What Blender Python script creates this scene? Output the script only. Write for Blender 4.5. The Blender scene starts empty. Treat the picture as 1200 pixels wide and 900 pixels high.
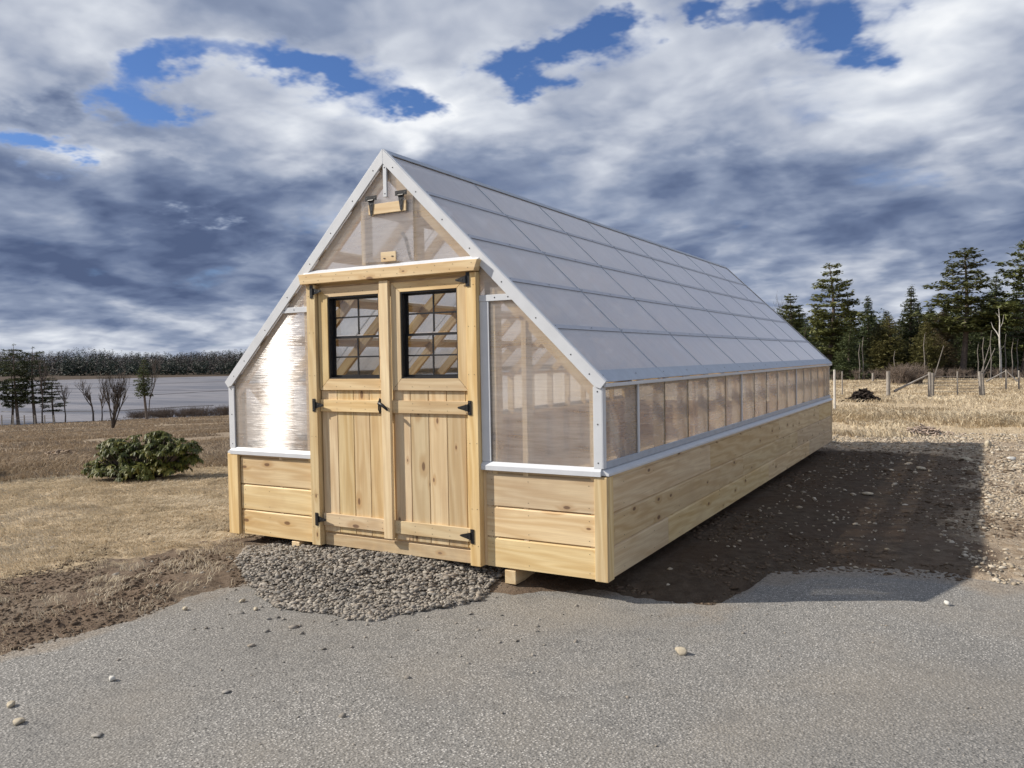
import bpy, math, random
import numpy as np
from mathutils import Matrix, Vector
random.seed(7)
S = bpy.context.scene
COL = S.collection
R = math.radians

# ------------------------------------------------------------------ camera
cam_data = bpy.data.cameras.new('camera')
cam = bpy.data.objects.new('camera', cam_data)
COL.objects.link(cam)
CAM = np.array([3.9519, -4.9437, 1.5042])
CR = np.array([0.86675634, 0.49844038, -0.01704807])
CU = np.array([-3.91046e-04, 3.48620e-02, 9.99392e-01])
CF = np.array([-0.49873168, 0.86622274, -0.0304118])
FPX = 940.95
cam.matrix_world = Matrix(((CR[0], CU[0], -CF[0], CAM[0]), (CR[1], CU[1], -CF[1], CAM[1]),
                           (CR[2], CU[2], -CF[2], CAM[2]), (0, 0, 0, 1)))
cam_data.sensor_width = 36
cam_data.lens = FPX / 1200 * 36
cam_data.clip_start = 0.05
cam_data.clip_end = 6000
S.camera = cam
S.render.resolution_x, S.render.resolution_y = 1024, 768
S.view_settings.view_transform = 'Standard'
S.view_settings.look = 'None'
S.view_settings.exposure = 0.12
S.view_settings.gamma = 1.0
S.cycles.use_denoising = True
S.cycles.max_bounces = 10
S.cycles.transparent_max_bounces = 24
S.cycles.transmission_bounces = 8
S.cycles.sample_clamp_indirect = 4.0
S.cycles.caustics_refractive = False
S.cycles.caustics_reflective = False

# ------------------------------------------------------------------ node helper
class NT:
    def __init__(self, tree):
        self.t = tree; self.n = tree.nodes; self.l = tree.links
    def new(self, typ, **kw):
        nd = self.n.new(typ)
        for k, v in kw.items():
            if k.startswith('i_'):
                nd.inputs[int(k[2:])].default_value = v
            else:
                setattr(nd, k, v)
        return nd
    def put(self, sock, v):
        if isinstance(v, bpy.types.NodeSocket): self.l.new(v, sock)
        elif v is not None: sock.default_value = v
    def math(self, op, a, b=None, c=None, clamp=False):
        nd = self.n.new('ShaderNodeMath'); nd.operation = op; nd.use_clamp = clamp
        self.put(nd.inputs[0], a)
        if b is not None: self.put(nd.inputs[1], b)
        if c is not None: self.put(nd.inputs[2], c)
        return nd.outputs[0]
    def vmath(self, op, a, b=None):
        nd = self.n.new('ShaderNodeVectorMath'); nd.operation = op
        self.put(nd.inputs[0], a)
        if b is not None: self.put(nd.inputs[1], b)
        return nd.outputs[0]
    def noise(self, vec, scale, detail=4, rough=.55, dist=0.0):
        nd = self.n.new('ShaderNodeTexNoise')
        if vec is not None: self.put(nd.inputs['Vector'], vec)
        nd.inputs['Scale'].default_value = scale; nd.inputs['Detail'].default_value = detail
        nd.inputs['Roughness'].default_value = rough; nd.inputs['Distortion'].default_value = dist
        return nd.outputs['Fac']
    def voro(self, vec, scale, feature='F1', out='Distance', rnd=1.0):
        nd = self.n.new('ShaderNodeTexVoronoi'); nd.feature = feature
        if vec is not None: self.put(nd.inputs['Vector'], vec)
        nd.inputs['Scale'].default_value = scale; nd.inputs['Randomness'].default_value = rnd
        return nd.outputs[out]
    def mr(self, v, a, b, c=0.0, d=1.0, smooth=False):
        nd = self.n.new('ShaderNodeMapRange'); nd.clamp = True
        if smooth: nd.interpolation_type = 'SMOOTHSTEP'
        self.put(nd.inputs[0], v)
        for i, q in enumerate((a, b, c, d)): nd.inputs[i + 1].default_value = q
        return nd.outputs[0]
    def mix(self, f, a, b, mode='MIX'):
        nd = self.n.new('ShaderNodeMix'); nd.data_type = 'RGBA'; nd.blend_type = mode
        self.put(nd.inputs[0], f)
        for i, q in ((6, a), (7, b)):
            if isinstance(q, (tuple, list)): q = (*q[:3], 1)
            self.put(nd.inputs[i], q)
        return nd.outputs[2]
    def ramp(self, f, stops):
        nd = self.n.new('ShaderNodeValToRGB')
        e = nd.color_ramp.elements
        while len(e) < len(stops): e.new(0.5)
        for k, (p, c) in enumerate(stops):
            e[k].position = p; e[k].color = (*c, 1)
        self.put(nd.inputs[0], f)
        return nd.outputs[0]
    def mapping(self, vec, scale=(1, 1, 1), loc=(0, 0, 0), rot=(0, 0, 0)):
        nd = self.n.new('ShaderNodeMapping')
        self.put(nd.inputs['Vector'], vec)
        nd.inputs['Scale'].default_value = scale; nd.inputs['Location'].default_value = loc
        nd.inputs['Rotation'].default_value = rot
        return nd.outputs[0]
    def bump(self, h, strength, dist, normal=None):
        nd = self.n.new('ShaderNodeBump'); nd.inputs['Strength'].default_value = strength
        nd.inputs['Distance'].default_value = dist
        self.put(nd.inputs['Height'], h)
        if normal is not None: self.put(nd.inputs['Normal'], normal)
        return nd.outputs[0]

# ------------------------------------------------------------------ sun and sky
TOSUN = Vector((-1.24, -0.65, 1.0)).normalized()
SUN_EL = math.asin(TOSUN.z)
SUN_AZ = math.atan2(TOSUN.x, TOSUN.y)
sd = bpy.data.lights.new('sun', 'SUN')
sd.energy = 5.0
sd.angle = R(0.53)
sd.color = (1.0, 0.93, 0.83)
sun = bpy.data.objects.new('sun', sd)
COL.objects.link(sun)
sun.rotation_euler = (-TOSUN).to_track_quat('-Z', 'Y').to_euler()

W = bpy.data.worlds.new('World'); S.world = W; W.use_nodes = True
w = NT(W.node_tree); w.n.clear()
def build_world():
    sky = w.new('ShaderNodeTexSky', sky_type='NISHITA', sun_disc=False, sun_elevation=SUN_EL, sun_rotation=SUN_AZ,
                altitude=50, air_density=1.0, dust_density=0.4, ozone_density=2.0)
    d = w.new('ShaderNodeTexCoord').outputs['Generated']
    sx = w.new('ShaderNodeSeparateXYZ'); w.l.new(d, sx.inputs[0])
    X, Y, Z = sx.outputs
    zz = w.math('ADD', w.math('MAXIMUM', Z, 0.0), 0.22)
    cx = w.new('ShaderNodeCombineXYZ')
    w.put(cx.inputs[0], w.math('DIVIDE', X, zz)); w.put(cx.inputs[1], w.math('DIVIDE', Y, zz)); w.put(cx.inputs[2], 5.3)
    P = cx.outputs[0]
    warp = w.new('ShaderNodeTexNoise'); w.put(warp.inputs['Vector'], P); warp.inputs['Scale'].default_value = 2.2
    warp.inputs['Detail'].default_value = 3
    Pw = w.vmath('ADD', P, w.vmath('MULTIPLY', w.vmath('SUBTRACT', warp.outputs['Color'], (.5, .5, .5)), (.22, .22, .22)))
    big = w.noise(Pw, 1.0, 2, .5)
    n1 = w.noise(Pw, 2.6, 7, .52)
    n1s = w.noise(Pw, 2.6, 4, .50)
    n2 = w.noise(w.vmath('ADD', Pw, (-0.085, -0.045, 0.0)), 2.6, 4, .50)
    relief = w.math('SUBTRACT', n1s, n2)
    fine = w.noise(Pw, 7.5, 5, .58)
    wn = w.new('ShaderNodeTexNoise'); w.put(wn.inputs['Vector'], w.mapping(P, (1, 1, 1), (9, 4, 2))); wn.inputs['Scale'].default_value = 2.0; wn.inputs['Detail'].default_value = 6; wn.inputs['Roughness'].default_value = .6
    ws = w.new('ShaderNodeSeparateColor'); w.l.new(wn.outputs['Color'], ws.inputs[0])
    az = w.math('ADD', w.math('ARCTAN2', X, Y), w.math('MULTIPLY', w.math('SUBTRACT', ws.outputs[0], .5), .55))
    el = w.math('ADD', w.math('ARCSINE', Z), w.math('MULTIPLY', w.math('SUBTRACT', ws.outputs[1], .5), w.math('ADD', .05, w.math('MULTIPLY', Z, .65))))
    def blobs(lst):
        tot = None
        for (a, e, sa, se, amp) in lst:
            u = w.math('MULTIPLY', w.math('SUBTRACT', az, R(a)), 1 / R(sa))
            v = w.math('MULTIPLY', w.math('SUBTRACT', el, R(e)), 1 / R(se))
            q = w.math('ADD', w.math('MULTIPLY', u, u), w.math('MULTIPLY', v, v))
            g = w.math('MULTIPLY', w.math('EXPONENT', w.math('MULTIPLY', q, -1.0)), amp)
            tot = g if tot is None else w.math('ADD', tot, g)
        return tot
    gaps = blobs([(-46, 20.4, 5, 1.5, .36), (-53.4, 19.2, 4, 1.6, .32), (-56.5, 16.2, 3.5, 1.8, .34), (-61.5, 12.8, 3.6, 1.2, .42),
                  (-36.8, 18.4, 3, 1.2, .26), (-26.6, 19.3, 4, 1.5, .36), (-19.5, 21.6, 4, .9, .26), (-13, 22.0, 3, 1.0, .20), (-9, 20.4, 2.5, 1.2, .22),
                  (-27, 32, 9, 3, .25), (-70, 32, 10, 4, .3), (8, 28, 9, 3, .25), (30, 18, 9, 3, .3), (-90, 20, 12, 4, .3)])
    dark = blobs([(-58, 8.4, 12, 3.8, .30), (-47, 6.0, 13, 2.8, .26), (-42, 12.2, 6, 1.5, .25), (-27, 11.8, 9, 3.0, .17),
                  (-12, 10.2, 10, 2.8, .23), (-4, 7.5, 9, 2.4, .15), (-62, 16.2, 2.5, 1.3, .30), (12, 9, 12, 4, .3), (-85, 8, 14, 4, .35)])
    lite = blobs([(-57.3, 20.8, 12, 2.4, .30), (-41.5, 16.9, 9, 2.2, .30), (-56, 13.2, 6, .9, .30), (-29, 16.6, 9, 2.4, .22), (-6.5, 16.0, 9, 4, .22),
                  (-50, 2.0, 25, .9, .20), (-5, 5.0, 9, 1.0, .10), (2, 12, 4, 1.5, .12), (-37, 9.5, 4, 1.6, .10), (-52, 8.6, 1.1, .35, .5)])
    cov = w.math('SUBTRACT', w.math('ADD', w.math('MULTIPLY', n1, 1.05), w.math('MULTIPLY', fine, .22)), w.math('MULTIPLY', gaps, 1.45))
    cover = w.mr(cov, .24, .53, 0, 1, True)
    # how much light comes through the cloud deck
    t = w.math('ADD', w.math('MULTIPLY', relief, 1.85), w.math('MULTIPLY', w.math('SUBTRACT', fine, .5), .24))
    t = w.math('ADD', t, w.math('MULTIPLY', w.math('SUBTRACT', big, .5), .40))
    t = w.math('ADD', t, w.math('MULTIPLY', w.math('SUBTRACT', .5, n1s), .70))
    t = w.math('ADD', w.math('SUBTRACT', w.math('ADD', t, w.math('MULTIPLY', lite, .78)), w.math('MULTIPLY', dark, 1.12)), .53)
    edge = w.mr(cov, .36, .62, .10, 0, True)
    t = w.math('ADD', t, edge, clamp=True)
    col = w.ramp(t, [(0, (.080, .112, .205)), (.20, (.135, .178, .290)), (.42, (.255, .305, .42)), (.62, (.44, .48, .57)), (.82, (.64, .675, .74)), (1, (.84, .86, .89))])
    bg1 = w.new('ShaderNodeBackground'); w.l.new(w.mix(1.0, sky.outputs[0], (.52, .68, 1.0), 'MULTIPLY'), bg1.inputs[0]); bg1.inputs[1].default_value = 0.10
    bg2 = w.new('ShaderNodeBackground'); w.l.new(col, bg2.inputs[0]); bg2.inputs[1].default_value = 1.0
    mx = w.new('ShaderNodeMixShader'); w.put(mx.inputs[0], cover)
    w.l.new(bg1.outputs[0], mx.inputs[1]); w.l.new(bg2.outputs[0], mx.inputs[2])
    out = w.new('ShaderNodeOutputWorld'); w.l.new(mx.outputs[0], out.inputs[0])
build_world()

# ------------------------------------------------------------------ materials
def mat(name):
    m = bpy.data.materials.new(name); m.use_nodes = True
    t = NT(m.node_tree); t.n.clear()
    out = t.new('ShaderNodeOutputMaterial')
    return m, t, out
def pbsdf(t, out, color, rough=.6, metallic=0.0, spec=.5, normal=None):
    p = t.new('ShaderNodeBsdfPrincipled')
    if isinstance(color, tuple): color = (*color, 1)
    t.put(p.inputs['Base Color'], color); t.put(p.inputs['Roughness'], rough)
    t.put(p.inputs['Metallic'], metallic); t.put(p.inputs['Specular IOR Level'], spec)
    if normal is not None: t.put(p.inputs['Normal'], normal)
    if out is not None: t.l.new(p.outputs[0], out.inputs[0])
    return p

def wood_mat(name, axis, tone=1.0, weather=0.0):
    """pine: grain runs along the object's own axis (0 x, 1 y, 2 z)"""
    m, t, out = mat(name)
    oc = t.new('ShaderNodeTexCoord').outputs['Object']
    rnd = t.new('ShaderNodeObjectInfo').outputs['Random']
    off = t.new('ShaderNodeCombineXYZ')
    t.put(off.inputs[0], t.math('MULTIPLY', rnd, 37.0)); t.put(off.inputs[1], t.math('MULTIPLY', rnd, 91.0)); t.put(off.inputs[2], t.math('MULTIPLY', rnd, 53.0))
    v = t.vmath('ADD', oc, off.outputs[0])
    sc = [1, 1, 1]; sc[axis] = 0.09
    g = t.mapping(v, tuple(sc))
    kn = [1, 1, 1]; kn[axis] = 0.42; kn[{0: 1, 1: 0, 2: 1}[axis]] = 0.0
    kv = t.mapping(v, tuple(kn))
    s3 = t.new('ShaderNodeSeparateXYZ'); t.put(s3.inputs[0], v)
    c3 = t.new('ShaderNodeCombineXYZ')
    t.put(c3.inputs[0], t.math('MULTIPLY', s3.outputs[axis], .45)); t.put(c3.inputs[1], s3.outputs[0 if axis == 2 else 2])
    vo = t.new('ShaderNodeTexVoronoi', voronoi_dimensions='2D'); t.put(vo.inputs['Vector'], c3.outputs[0]); vo.inputs['Scale'].default_value = 5.0
    kd = vo.outputs['Distance']; kcol = vo.outputs['Color']
    ks = t.new('ShaderNodeSeparateXYZ'); t.put(ks.inputs[0], kcol)
    has = t.math('GREATER_THAN', ks.outputs[0], .44)
    size = t.math('ADD', t.math('MULTIPLY', ks.outputs[1], .075), .03)
    kk = t.math('DIVIDE', kd, size)
    core = t.math('MULTIPLY', t.mr(kk, .55, 1.0, 1, 0, True), has)
    halo = t.math('MULTIPLY', t.mr(kk, .6, 3.2, 1, 0, True), has)
    d1 = t.noise(g, 9, 3, .5)
    ring = t.new('ShaderNodeTexWave', wave_type='BANDS', bands_direction='DIAGONAL', wave_profile='SIN')
    t.put(ring.inputs['Vector'], g)
    ring.inputs['Scale'].default_value = 7.0; ring.inputs['Distortion'].default_value = 9.0
    ring.inputs['Detail'].default_value = 2.0; ring.inputs['Detail Scale'].default_value = 1.6
    t.put(ring.inputs['Phase Offset'], t.math('MULTIPLY', halo, 4.0))
    fib = t.noise(t.mapping(v, tuple([1 if k != axis else .02 for k in range(3)])), 170, 3, .6)
    blot = t.noise(v, 3.2, 3, .5)
    a = (.82 * tone, .62 * tone, .34 * tone); b = (.62 * tone, .40 * tone, .17 * tone)
    c = t.mix(t.math('MULTIPLY', ring.outputs['Fac'], .78), a, b)
    c = t.mix(t.mr(d1, .4, .75, 0, .55), c, (.88 * tone, .71 * tone, .43 * tone))
    c = t.mix(t.mr(blot, .52, .74, 0, .40), c, (.60 * tone, .40 * tone, .21 * tone))
    c = t.mix(t.mr(fib, .35, .75, 0, .46), c, (.52 * tone, .35 * tone, .19 * tone))
    c = t.mix(t.math('MULTIPLY', halo, .5), c, (.50, .28, .10))
    c = t.mix(t.math('MULTIPLY', core, .85), c, (.17, .085, .04))
    hsv = t.new('ShaderNodeHueSaturation')
    t.put(hsv.inputs['Value'], t.mr(rnd, 0, 1, .84, 1.10)); t.put(hsv.inputs['Saturation'], t.mr(t.math('FRACT', t.math('MULTIPLY', rnd, 7.31)), 0, 1, .84, 1.06))
    t.put(hsv.inputs['Hue'], t.mr(t.math('FRACT', t.math('MULTIPLY', rnd, 3.77)), 0, 1, .498, .506))
    t.put(hsv.inputs['Color'], c)
    c = hsv.outputs[0]
    if weather:
        c = t.mix(t.mr(t.noise(v, 14, 4, .6), .3, .7, 0, weather), c, (.36, .27, .19))
    nb = t.bump(t.math('ADD', t.math('MULTIPLY', fib, .6), ring.outputs['Fac']), .22, .0015)
    pbsdf(t, out, c, .58, spec=.35, normal=nb)
    return m
WX = wood_mat('pine_x', 0); WY = wood_mat('pine_y', 1); WZ = wood_mat('pine_z', 2)
WF = wood_mat('framing_pine', 0, 1.0, .08); WFY = wood_mat('framing_pine_y', 1, 1.0, .08); WFZ = wood_mat('framing_pine_z', 2, 1.0, .08)
WD = wood_mat('golden_pine', 2, .90)
WT = wood_mat('threshold_pine', 0, .80, .35)

def simple(name, color, rough=.5, metallic=0.0, spec=.5, var=.12, nscale=12, bump=.0):
    m, t, out = mat(name)
    oc = t.new('ShaderNodeTexCoord').outputs['Object']
    n = t.noise(oc, nscale, 4, .6)
    c = t.mix(t.mr(n, .3, .7), tuple(q * (1 - var) for q in color), tuple(min(1, q * (1 + var)) for q in color))
    nb = t.bump(n, bump, .003) if bump else None
    pbsdf(t, out, c, rough, metallic, spec, nb)
    return m
ALU = simple('white_aluminium', (.64, .66, .69), .38, 0, .5, .05, 7)
STRIP = simple('purlin_shade_grey', (.46, .48, .53), .5, 0, .4, .08, 9)  # tone of the purlins' shade bands, for the added roof strips
ALUG = simple('grey_aluminium', (.40, .45, .52), .45, .1, .5, .10, 9)
BLK = simple('black_iron', (.012, .012, .013), .42, 0, .5, .3, 40)
BLKV = simple('black_vinyl', (.018, .018, .02), .35, 0, .5, .2, 20)
SCREW = simple('zinc_screw', (.06, .06, .065), .4, .4)

def poly_mat(name, flute, haze, rough_streak, tint, clear, gmax, rough, tlf=.45, patch=.10):
    """twin wall polycarbonate. flute = direction of the channels in object space"""
    m, t, out = mat(name)
    oc = t.new('ShaderNodeTexCoord').outputs['Object']
    rnd = t.new('ShaderNodeObjectInfo').outputs['Random']
    off = t.new('ShaderNodeCombineXYZ'); t.put(off.inputs[0], t.math('MULTIPLY', rnd, 17.0)); t.put(off.inputs[1], t.math('MULTIPLY', rnd, 29.0)); t.put(off.inputs[2], t.math('MULTIPLY', rnd, 41.0))
    v = t.vmath('ADD', oc, off.outputs[0])
    sc = [1, 1, 1]; sc[flute] = 0.03
    g = t.mapping(v, tuple(sc))
    fine = t.noise(g, 38, 3, .6)
    broad = t.noise(t.mapping(v, tuple([.35 if k == flute else 1 for k in range(3)])), 4.0, 3, .5)
    h = t.math('ADD', fine, t.math('MULTIPLY', broad, .16))
    nb = t.bump(h, rough_streak, .010)
    rsc = [1, 1, 1]; rsc[flute] = 0.10
    ribs = t.noise(t.mapping(v, tuple(rsc)), 46, 3, .6)
    tr = t.new('ShaderNodeBsdfTransparent'); tr.inputs[0].default_value = (*tint, 1)
    rf = t.new('ShaderNodeBsdfRefraction'); rf.inputs['IOR'].default_value = 1.035; rf.inputs['Roughness'].default_value = .55
    rf.inputs[0].default_value = (*tint, 1); t.put(rf.inputs['Normal'], nb)
    m1 = t.new('ShaderNodeMixShader'); m1.inputs[0].default_value = 1 - clear
    t.l.new(tr.outputs[0], m1.inputs[1]); t.l.new(rf.outputs[0], m1.inputs[2])
    di = t.new('ShaderNodeBsdfDiffuse'); di.inputs[0].default_value = (.93, .92, .93, 1); t.put(di.inputs['Normal'], nb)
    tl = t.new('ShaderNodeBsdfTranslucent'); tl.inputs[0].default_value = (.86, .84, .85, 1)
    m2 = t.new('ShaderNodeMixShader'); m2.inputs[0].default_value = tlf
    t.l.new(di.outputs[0], m2.inputs[1]); t.l.new(tl.outputs[0], m2.inputs[2])
    m3 = t.new('ShaderNodeMixShader')
    t.put(m3.inputs[0], t.math('ADD', t.math('ADD', haze - patch / 2, t.math('ADD', t.math('MULTIPLY', t.mr(broad, .3, .7), patch), t.math('MULTIPLY', t.math('SUBTRACT', rnd, .5), patch * .5))), t.math('MULTIPLY', t.math('SUBTRACT', ribs, .5), .30), clamp=True))
    t.l.new(m1.outputs[0], m3.inputs[1]); t.l.new(m2.outputs[0], m3.inputs[2])
    gl = t.new('ShaderNodeBsdfAnisotropic'); gl.inputs['Roughness'].default_value = rough
    gl.inputs['Anisotropy'].default_value = .9
    gl.inputs[0].default_value = (.95, .95, .97, 1)
    tg = t.new('ShaderNodeCombineXYZ'); tg.inputs[flute].default_value = 1.0
    vt = t.new('ShaderNodeVectorTransform', vector_type='VECTOR', convert_from='OBJECT', convert_to='WORLD'); t.l.new(tg.outputs[0], vt.inputs[0])
    t.put(gl.inputs['Tangent'], vt.outputs[0]); t.put(gl.inputs['Normal'], nb)
    gl.inputs['Rotation'].default_value = 0.0
    lw = t.new('ShaderNodeLayerWeight'); lw.inputs[0].default_value = .35
    m4 = t.new('ShaderNodeMixShader'); t.put(m4.inputs[0], t.mr(t.math('POWER', lw.outputs['Facing'], 1.5), 0, .8, .03, gmax))
    t.l.new(m3.outputs[0], m4.inputs[1]); t.l.new(gl.outputs[0], m4.inputs[2])
    t.l.new(m4.outputs[0], out.inputs[0])
    return m
PWALL = poly_mat('polycarbonate_wall', 0, .20, .16, (.99, .985, .98), .86, .22, .155)
PSIDE = poly_mat('polycarbonate_side', 1, .16, .25, (.99, .985, .97), .86, .28, .22, .6)
PROOF = poly_mat('polycarbonate_roof', 0, .33, .15, (.99, .985, .99), .90, .80, .34, .50, .26)

def glass_mat():
    m, t, out = mat('window_glass')
    tr = t.new('ShaderNodeBsdfTransparent'); tr.inputs[0].default_value = (.90, .92, .93, 1)
    gl = t.new('ShaderNodeBsdfGlossy'); gl.inputs['Roughness'].default_value = .02
    fr = t.new('ShaderNodeFresnel'); fr.inputs[0].default_value = 1.4
    mx = t.new('ShaderNodeMixShader'); t.put(mx.inputs[0], fr.outputs[0])
    t.l.new(tr.outputs[0], mx.inputs[1]); t.l.new(gl.outputs[0], mx.inputs[2]); t.l.new(mx.outputs[0], out.inputs[0])
    return m
GLASS = glass_mat()

# ------------------------------------------------------------------ object helpers
def mk(name, verts, faces, m=None, parent=None, loc=(0, 0, 0), rot=(0, 0, 0), smooth=False, mats=None, midx=None):
    me = bpy.data.meshes.new(name)
    v = np.asarray(verts, np.float32).reshape(-1, 3)
    if isinstance(faces, np.ndarray):
        nf, k = faces.shape
        me.vertices.add(len(v)); me.vertices.foreach_set('co', v.ravel())
        me.loops.add(nf * k); me.loops.foreach_set('vertex_index', faces.astype(np.int32).ravel())
        me.polygons.add(nf); me.polygons.foreach_set('loop_start', np.arange(0, nf * k, k, dtype=np.int32))
        me.polygons.foreach_set('loop_total', np.full(nf, k, np.int32))
        me.update(calc_edges=True)
    else:
        me.from_pydata(v.tolist(), [], [tuple(f) for f in faces])
    if mats:
        for q in mats: me.materials.append(q)
        if midx is not None: me.polygons.foreach_set('material_index', np.asarray(midx, np.int32))
    elif m: me.materials.append(m)
    if smooth: me.polygons.foreach_set('use_smooth', np.ones(len(me.polygons), bool))
    me.update()
    o = bpy.data.objects.new(name, me); COL.objects.link(o)
    o.location = loc; o.rotation_euler = rot
    if parent: o.parent = parent
    return o
def tag(o, label=None, cat=None, group=None, kind=None):
    if label: o['label'] = label
    if cat: o['category'] = cat
    if group: o['group'] = group
    if kind: o['kind'] = kind
    return o
def empty(name, loc, label, cat, group=None, rz=0):
    o = bpy.data.objects.new(name, None); COL.objects.link(o); o.location = loc; o.rotation_euler = (0, 0, rz)
    o.empty_display_size = .1
    return tag(o, label, cat, group)
def rehang(o, parent, root=None):
    """world placed mesh -> child of parent, keeping its place (parents here are unrotated)"""
    o.parent = parent
    return o
BOXF = [(0, 3, 2, 1), (4, 5, 6, 7), (0, 1, 5, 4), (1, 2, 6, 5), (2, 3, 7, 6), (3, 0, 4, 7)]
def bevel(o, wd):
    b = o.modifiers.new('bevel', 'BEVEL'); b.width = wd; b.segments = 1; b.limit_method = 'ANGLE'
    return o
def wloc(parent):
    p = Vector((0, 0, 0)); q = parent
    while q is not None: p = p + q.location; q = q.parent
    return p
def box(name, x0, x1, y0, y1, z0, z1, m, parent=None, bv=0, rot=(0, 0, 0)):
    c = Vector(((x0 + x1) / 2, (y0 + y1) / 2, (z0 + z1) / 2)); a, b, h = abs(x1 - x0) / 2, abs(y1 - y0) / 2, abs(z1 - z0) / 2
    v = [(-a, -b, -h), (a, -b, -h), (a, b, -h), (-a, b, -h), (-a, -b, h), (a, -b, h), (a, b, h), (-a, b, h)]
    o = mk(name, v, BOXF, m)
    o.rotation_euler = rot
    if parent: c = c - wloc(parent); o.parent = parent
    o.location = c
    if bv: bevel(o, bv)
    return o
def copybox(src, loc, parent=None):
    o = src.copy(); COL.objects.link(o); o.parent = parent if parent else src.parent
    o.location = Vector(loc) - (wloc(o.parent) if o.parent else Vector((0, 0, 0)))
    return o
def prism(name, prof, axis, a0, a1, m, parent=None, bv=0):
    """profile polygon extruded along an axis. axis 0: prof is (y,z); axis 1: prof is (x,z)"""
    n = len(prof); v = []
    cu = sum(p[0] for p in prof) / n; cv = sum(p[1] for p in prof) / n; ca = (a0 + a1) / 2; h = (a1 - a0) / 2
    for s in (-h, h):
        for (p, q) in prof:
            v.append((s, p - cu, q - cv) if axis == 0 else (p - cu, s, q - cv))
    f = [tuple(range(n)), tuple(range(2 * n - 1, n - 1, -1))] + [(i, i + n, (i + 1) % n + n, (i + 1) % n) for i in range(n)]
    o = mk(name, v, f, m)
    import bmesh
    bm = bmesh.new(); bm.from_mesh(o.data); bmesh.ops.recalc_face_normals(bm, faces=bm.faces); bm.to_mesh(o.data); bm.free()
    c = Vector((ca, cu, cv)) if axis == 0 else Vector((cu, ca, cv))
    if parent: c = c - wloc(parent); o.parent = parent
    o.location = c
    if bv: bevel(o, bv)
    return o
def tubes(paths, sides=5):
    """list of (points, radii) -> verts, quads"""
    V = []; F = []; base = 0
    for pts, rad in paths:
        pts = np.asarray(pts, float); n = len(pts)
        if n < 2: continue
        tg = np.gradient(pts, axis=0); tg /= np.linalg.norm(tg, axis=1)[:, None] + 1e-9
        ref = np.array([0.31, 0.95, 0.05]) if abs(tg[0][2]) > .6 else np.array([0, 0, 1.0])
        a = np.cross(tg, ref); a /= np.linalg.norm(a, axis=1)[:, None] + 1e-9
        b = np.cross(tg, a)
        th = np.arange(sides) * 2 * np.pi / sides
        ring = pts[:, None, :] + np.asarray(rad)[:, None, None] * (np.cos(th)[None, :, None] * a[:, None, :] + np.sin(th)[None, :, None] * b[:, None, :])
        V.append(ring.reshape(-1, 3))
        i = np.arange(n - 1)[:, None] * sides; j = np.arange(sides)[None, :]; k = (j + 1) % sides
        F.append((np.stack([i + j, i + k, i + sides + k, i + sides + j], -1).reshape(-1, 4)) + base)
        base += n * sides
    return np.concatenate(V), np.concatenate(F)

# vectorised value noise
def vnoise(x, y, seed=0):
    xi = np.floor(x).astype(np.int64); yi = np.floor(y).astype(np.int64); fx = x - xi; fy = y - yi
    def hsh(a, b):
        h = (a * 374761393 + b * 668265263 + seed * 1442695041) & 0xffffffff
        h = ((h ^ (h >> 13)) * 1274126177) & 0xffffffff
        return ((h ^ (h >> 16)) & 0xffff) / 65535.0
    ux = fx * fx * (3 - 2 * fx); uy = fy * fy * (3 - 2 * fy)
    return (hsh(xi, yi) * (1 - ux) + hsh(xi + 1, yi) * ux) * (1 - uy) + (hsh(xi, yi + 1) * (1 - ux) + hsh(xi + 1, yi + 1) * ux) * uy
def fbm(x, y, oct=4, seed=0, gain=.5):
    s = 0; a = 1; tot = 0
    for k in range(oct):
        s = s + a * vnoise(x * 2 ** k + 13.7 * k, y * 2 ** k - 7.1 * k, seed + k); tot += a; a *= gain
    return s / tot
def sstep(a, b, v):
    t = np.clip((v - a) / (b - a), 0, 1); return t * t * (3 - 2 * t)

# ------------------------------------------------------------------ terrain
ASPH_Z = -0.14
# boundary of the tarmac: y (world) as a function of x for its far edge, and its left edge x as a function of y
AX = np.array([-60, -3.0, -0.9, -0.3, 0.6, 1.3, 1.75, 2.45, 2.56, 2.62, 3.1, 3.7, 4.25, 5.2, 60])
AY = np.array([-0.75, -.80, -0.90, -0.72, -.20, .06, .22, .20, .55, 1.12, 1.42, 1.50, 1.53, 1.57, 1.9])
LY = np.array([-60, -6.0, -3.6, -2.5, -2.0, -1.7, -1.2, -.85, 60])
LX = np.array([-4.0, -1.5, -.96, -.83, -.77, -.74, -.76, -.69, -.60])
def asph_sd(x, y):
    """positive outside the tarmac"""
    a = y - np.interp(x, AX, AY); b = np.interp(y, LY, LX) - x
    return np.maximum(a * .9, b)
def terrain_base(x, y):
    dx = x - CAM[0]; dy = y - CAM[1]; d = np.hypot(dx, dy); az = np.degrees(np.arctan2(dx, dy))
    zl = np.interp(d, [0, 12, 16, 22, 30, 45, 68, 112, 118, 125, 480, 505, 520, 900, 1500, 5000],
                   [-.14, -.15, -.25, -.52, -.95, -1.9, -3.3, -5.35, -6.0, -6.8, -6.8, -5.2, -4.4, 2, 6, 10])
    zr = np.interp(d, [0, 10, 15, 19, 33, 88, 200, 500, 900, 1500, 5000], [-.14, -.15, -.20, -.21, -.28, -1.0, -1.6, -2, 2, 6, 10])
    k = sstep(-36, -18, az)
    k = np.where(az > 60, 1 - sstep(70, 130, az), k)
    return zl * (1 - k) + zr * k
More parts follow.
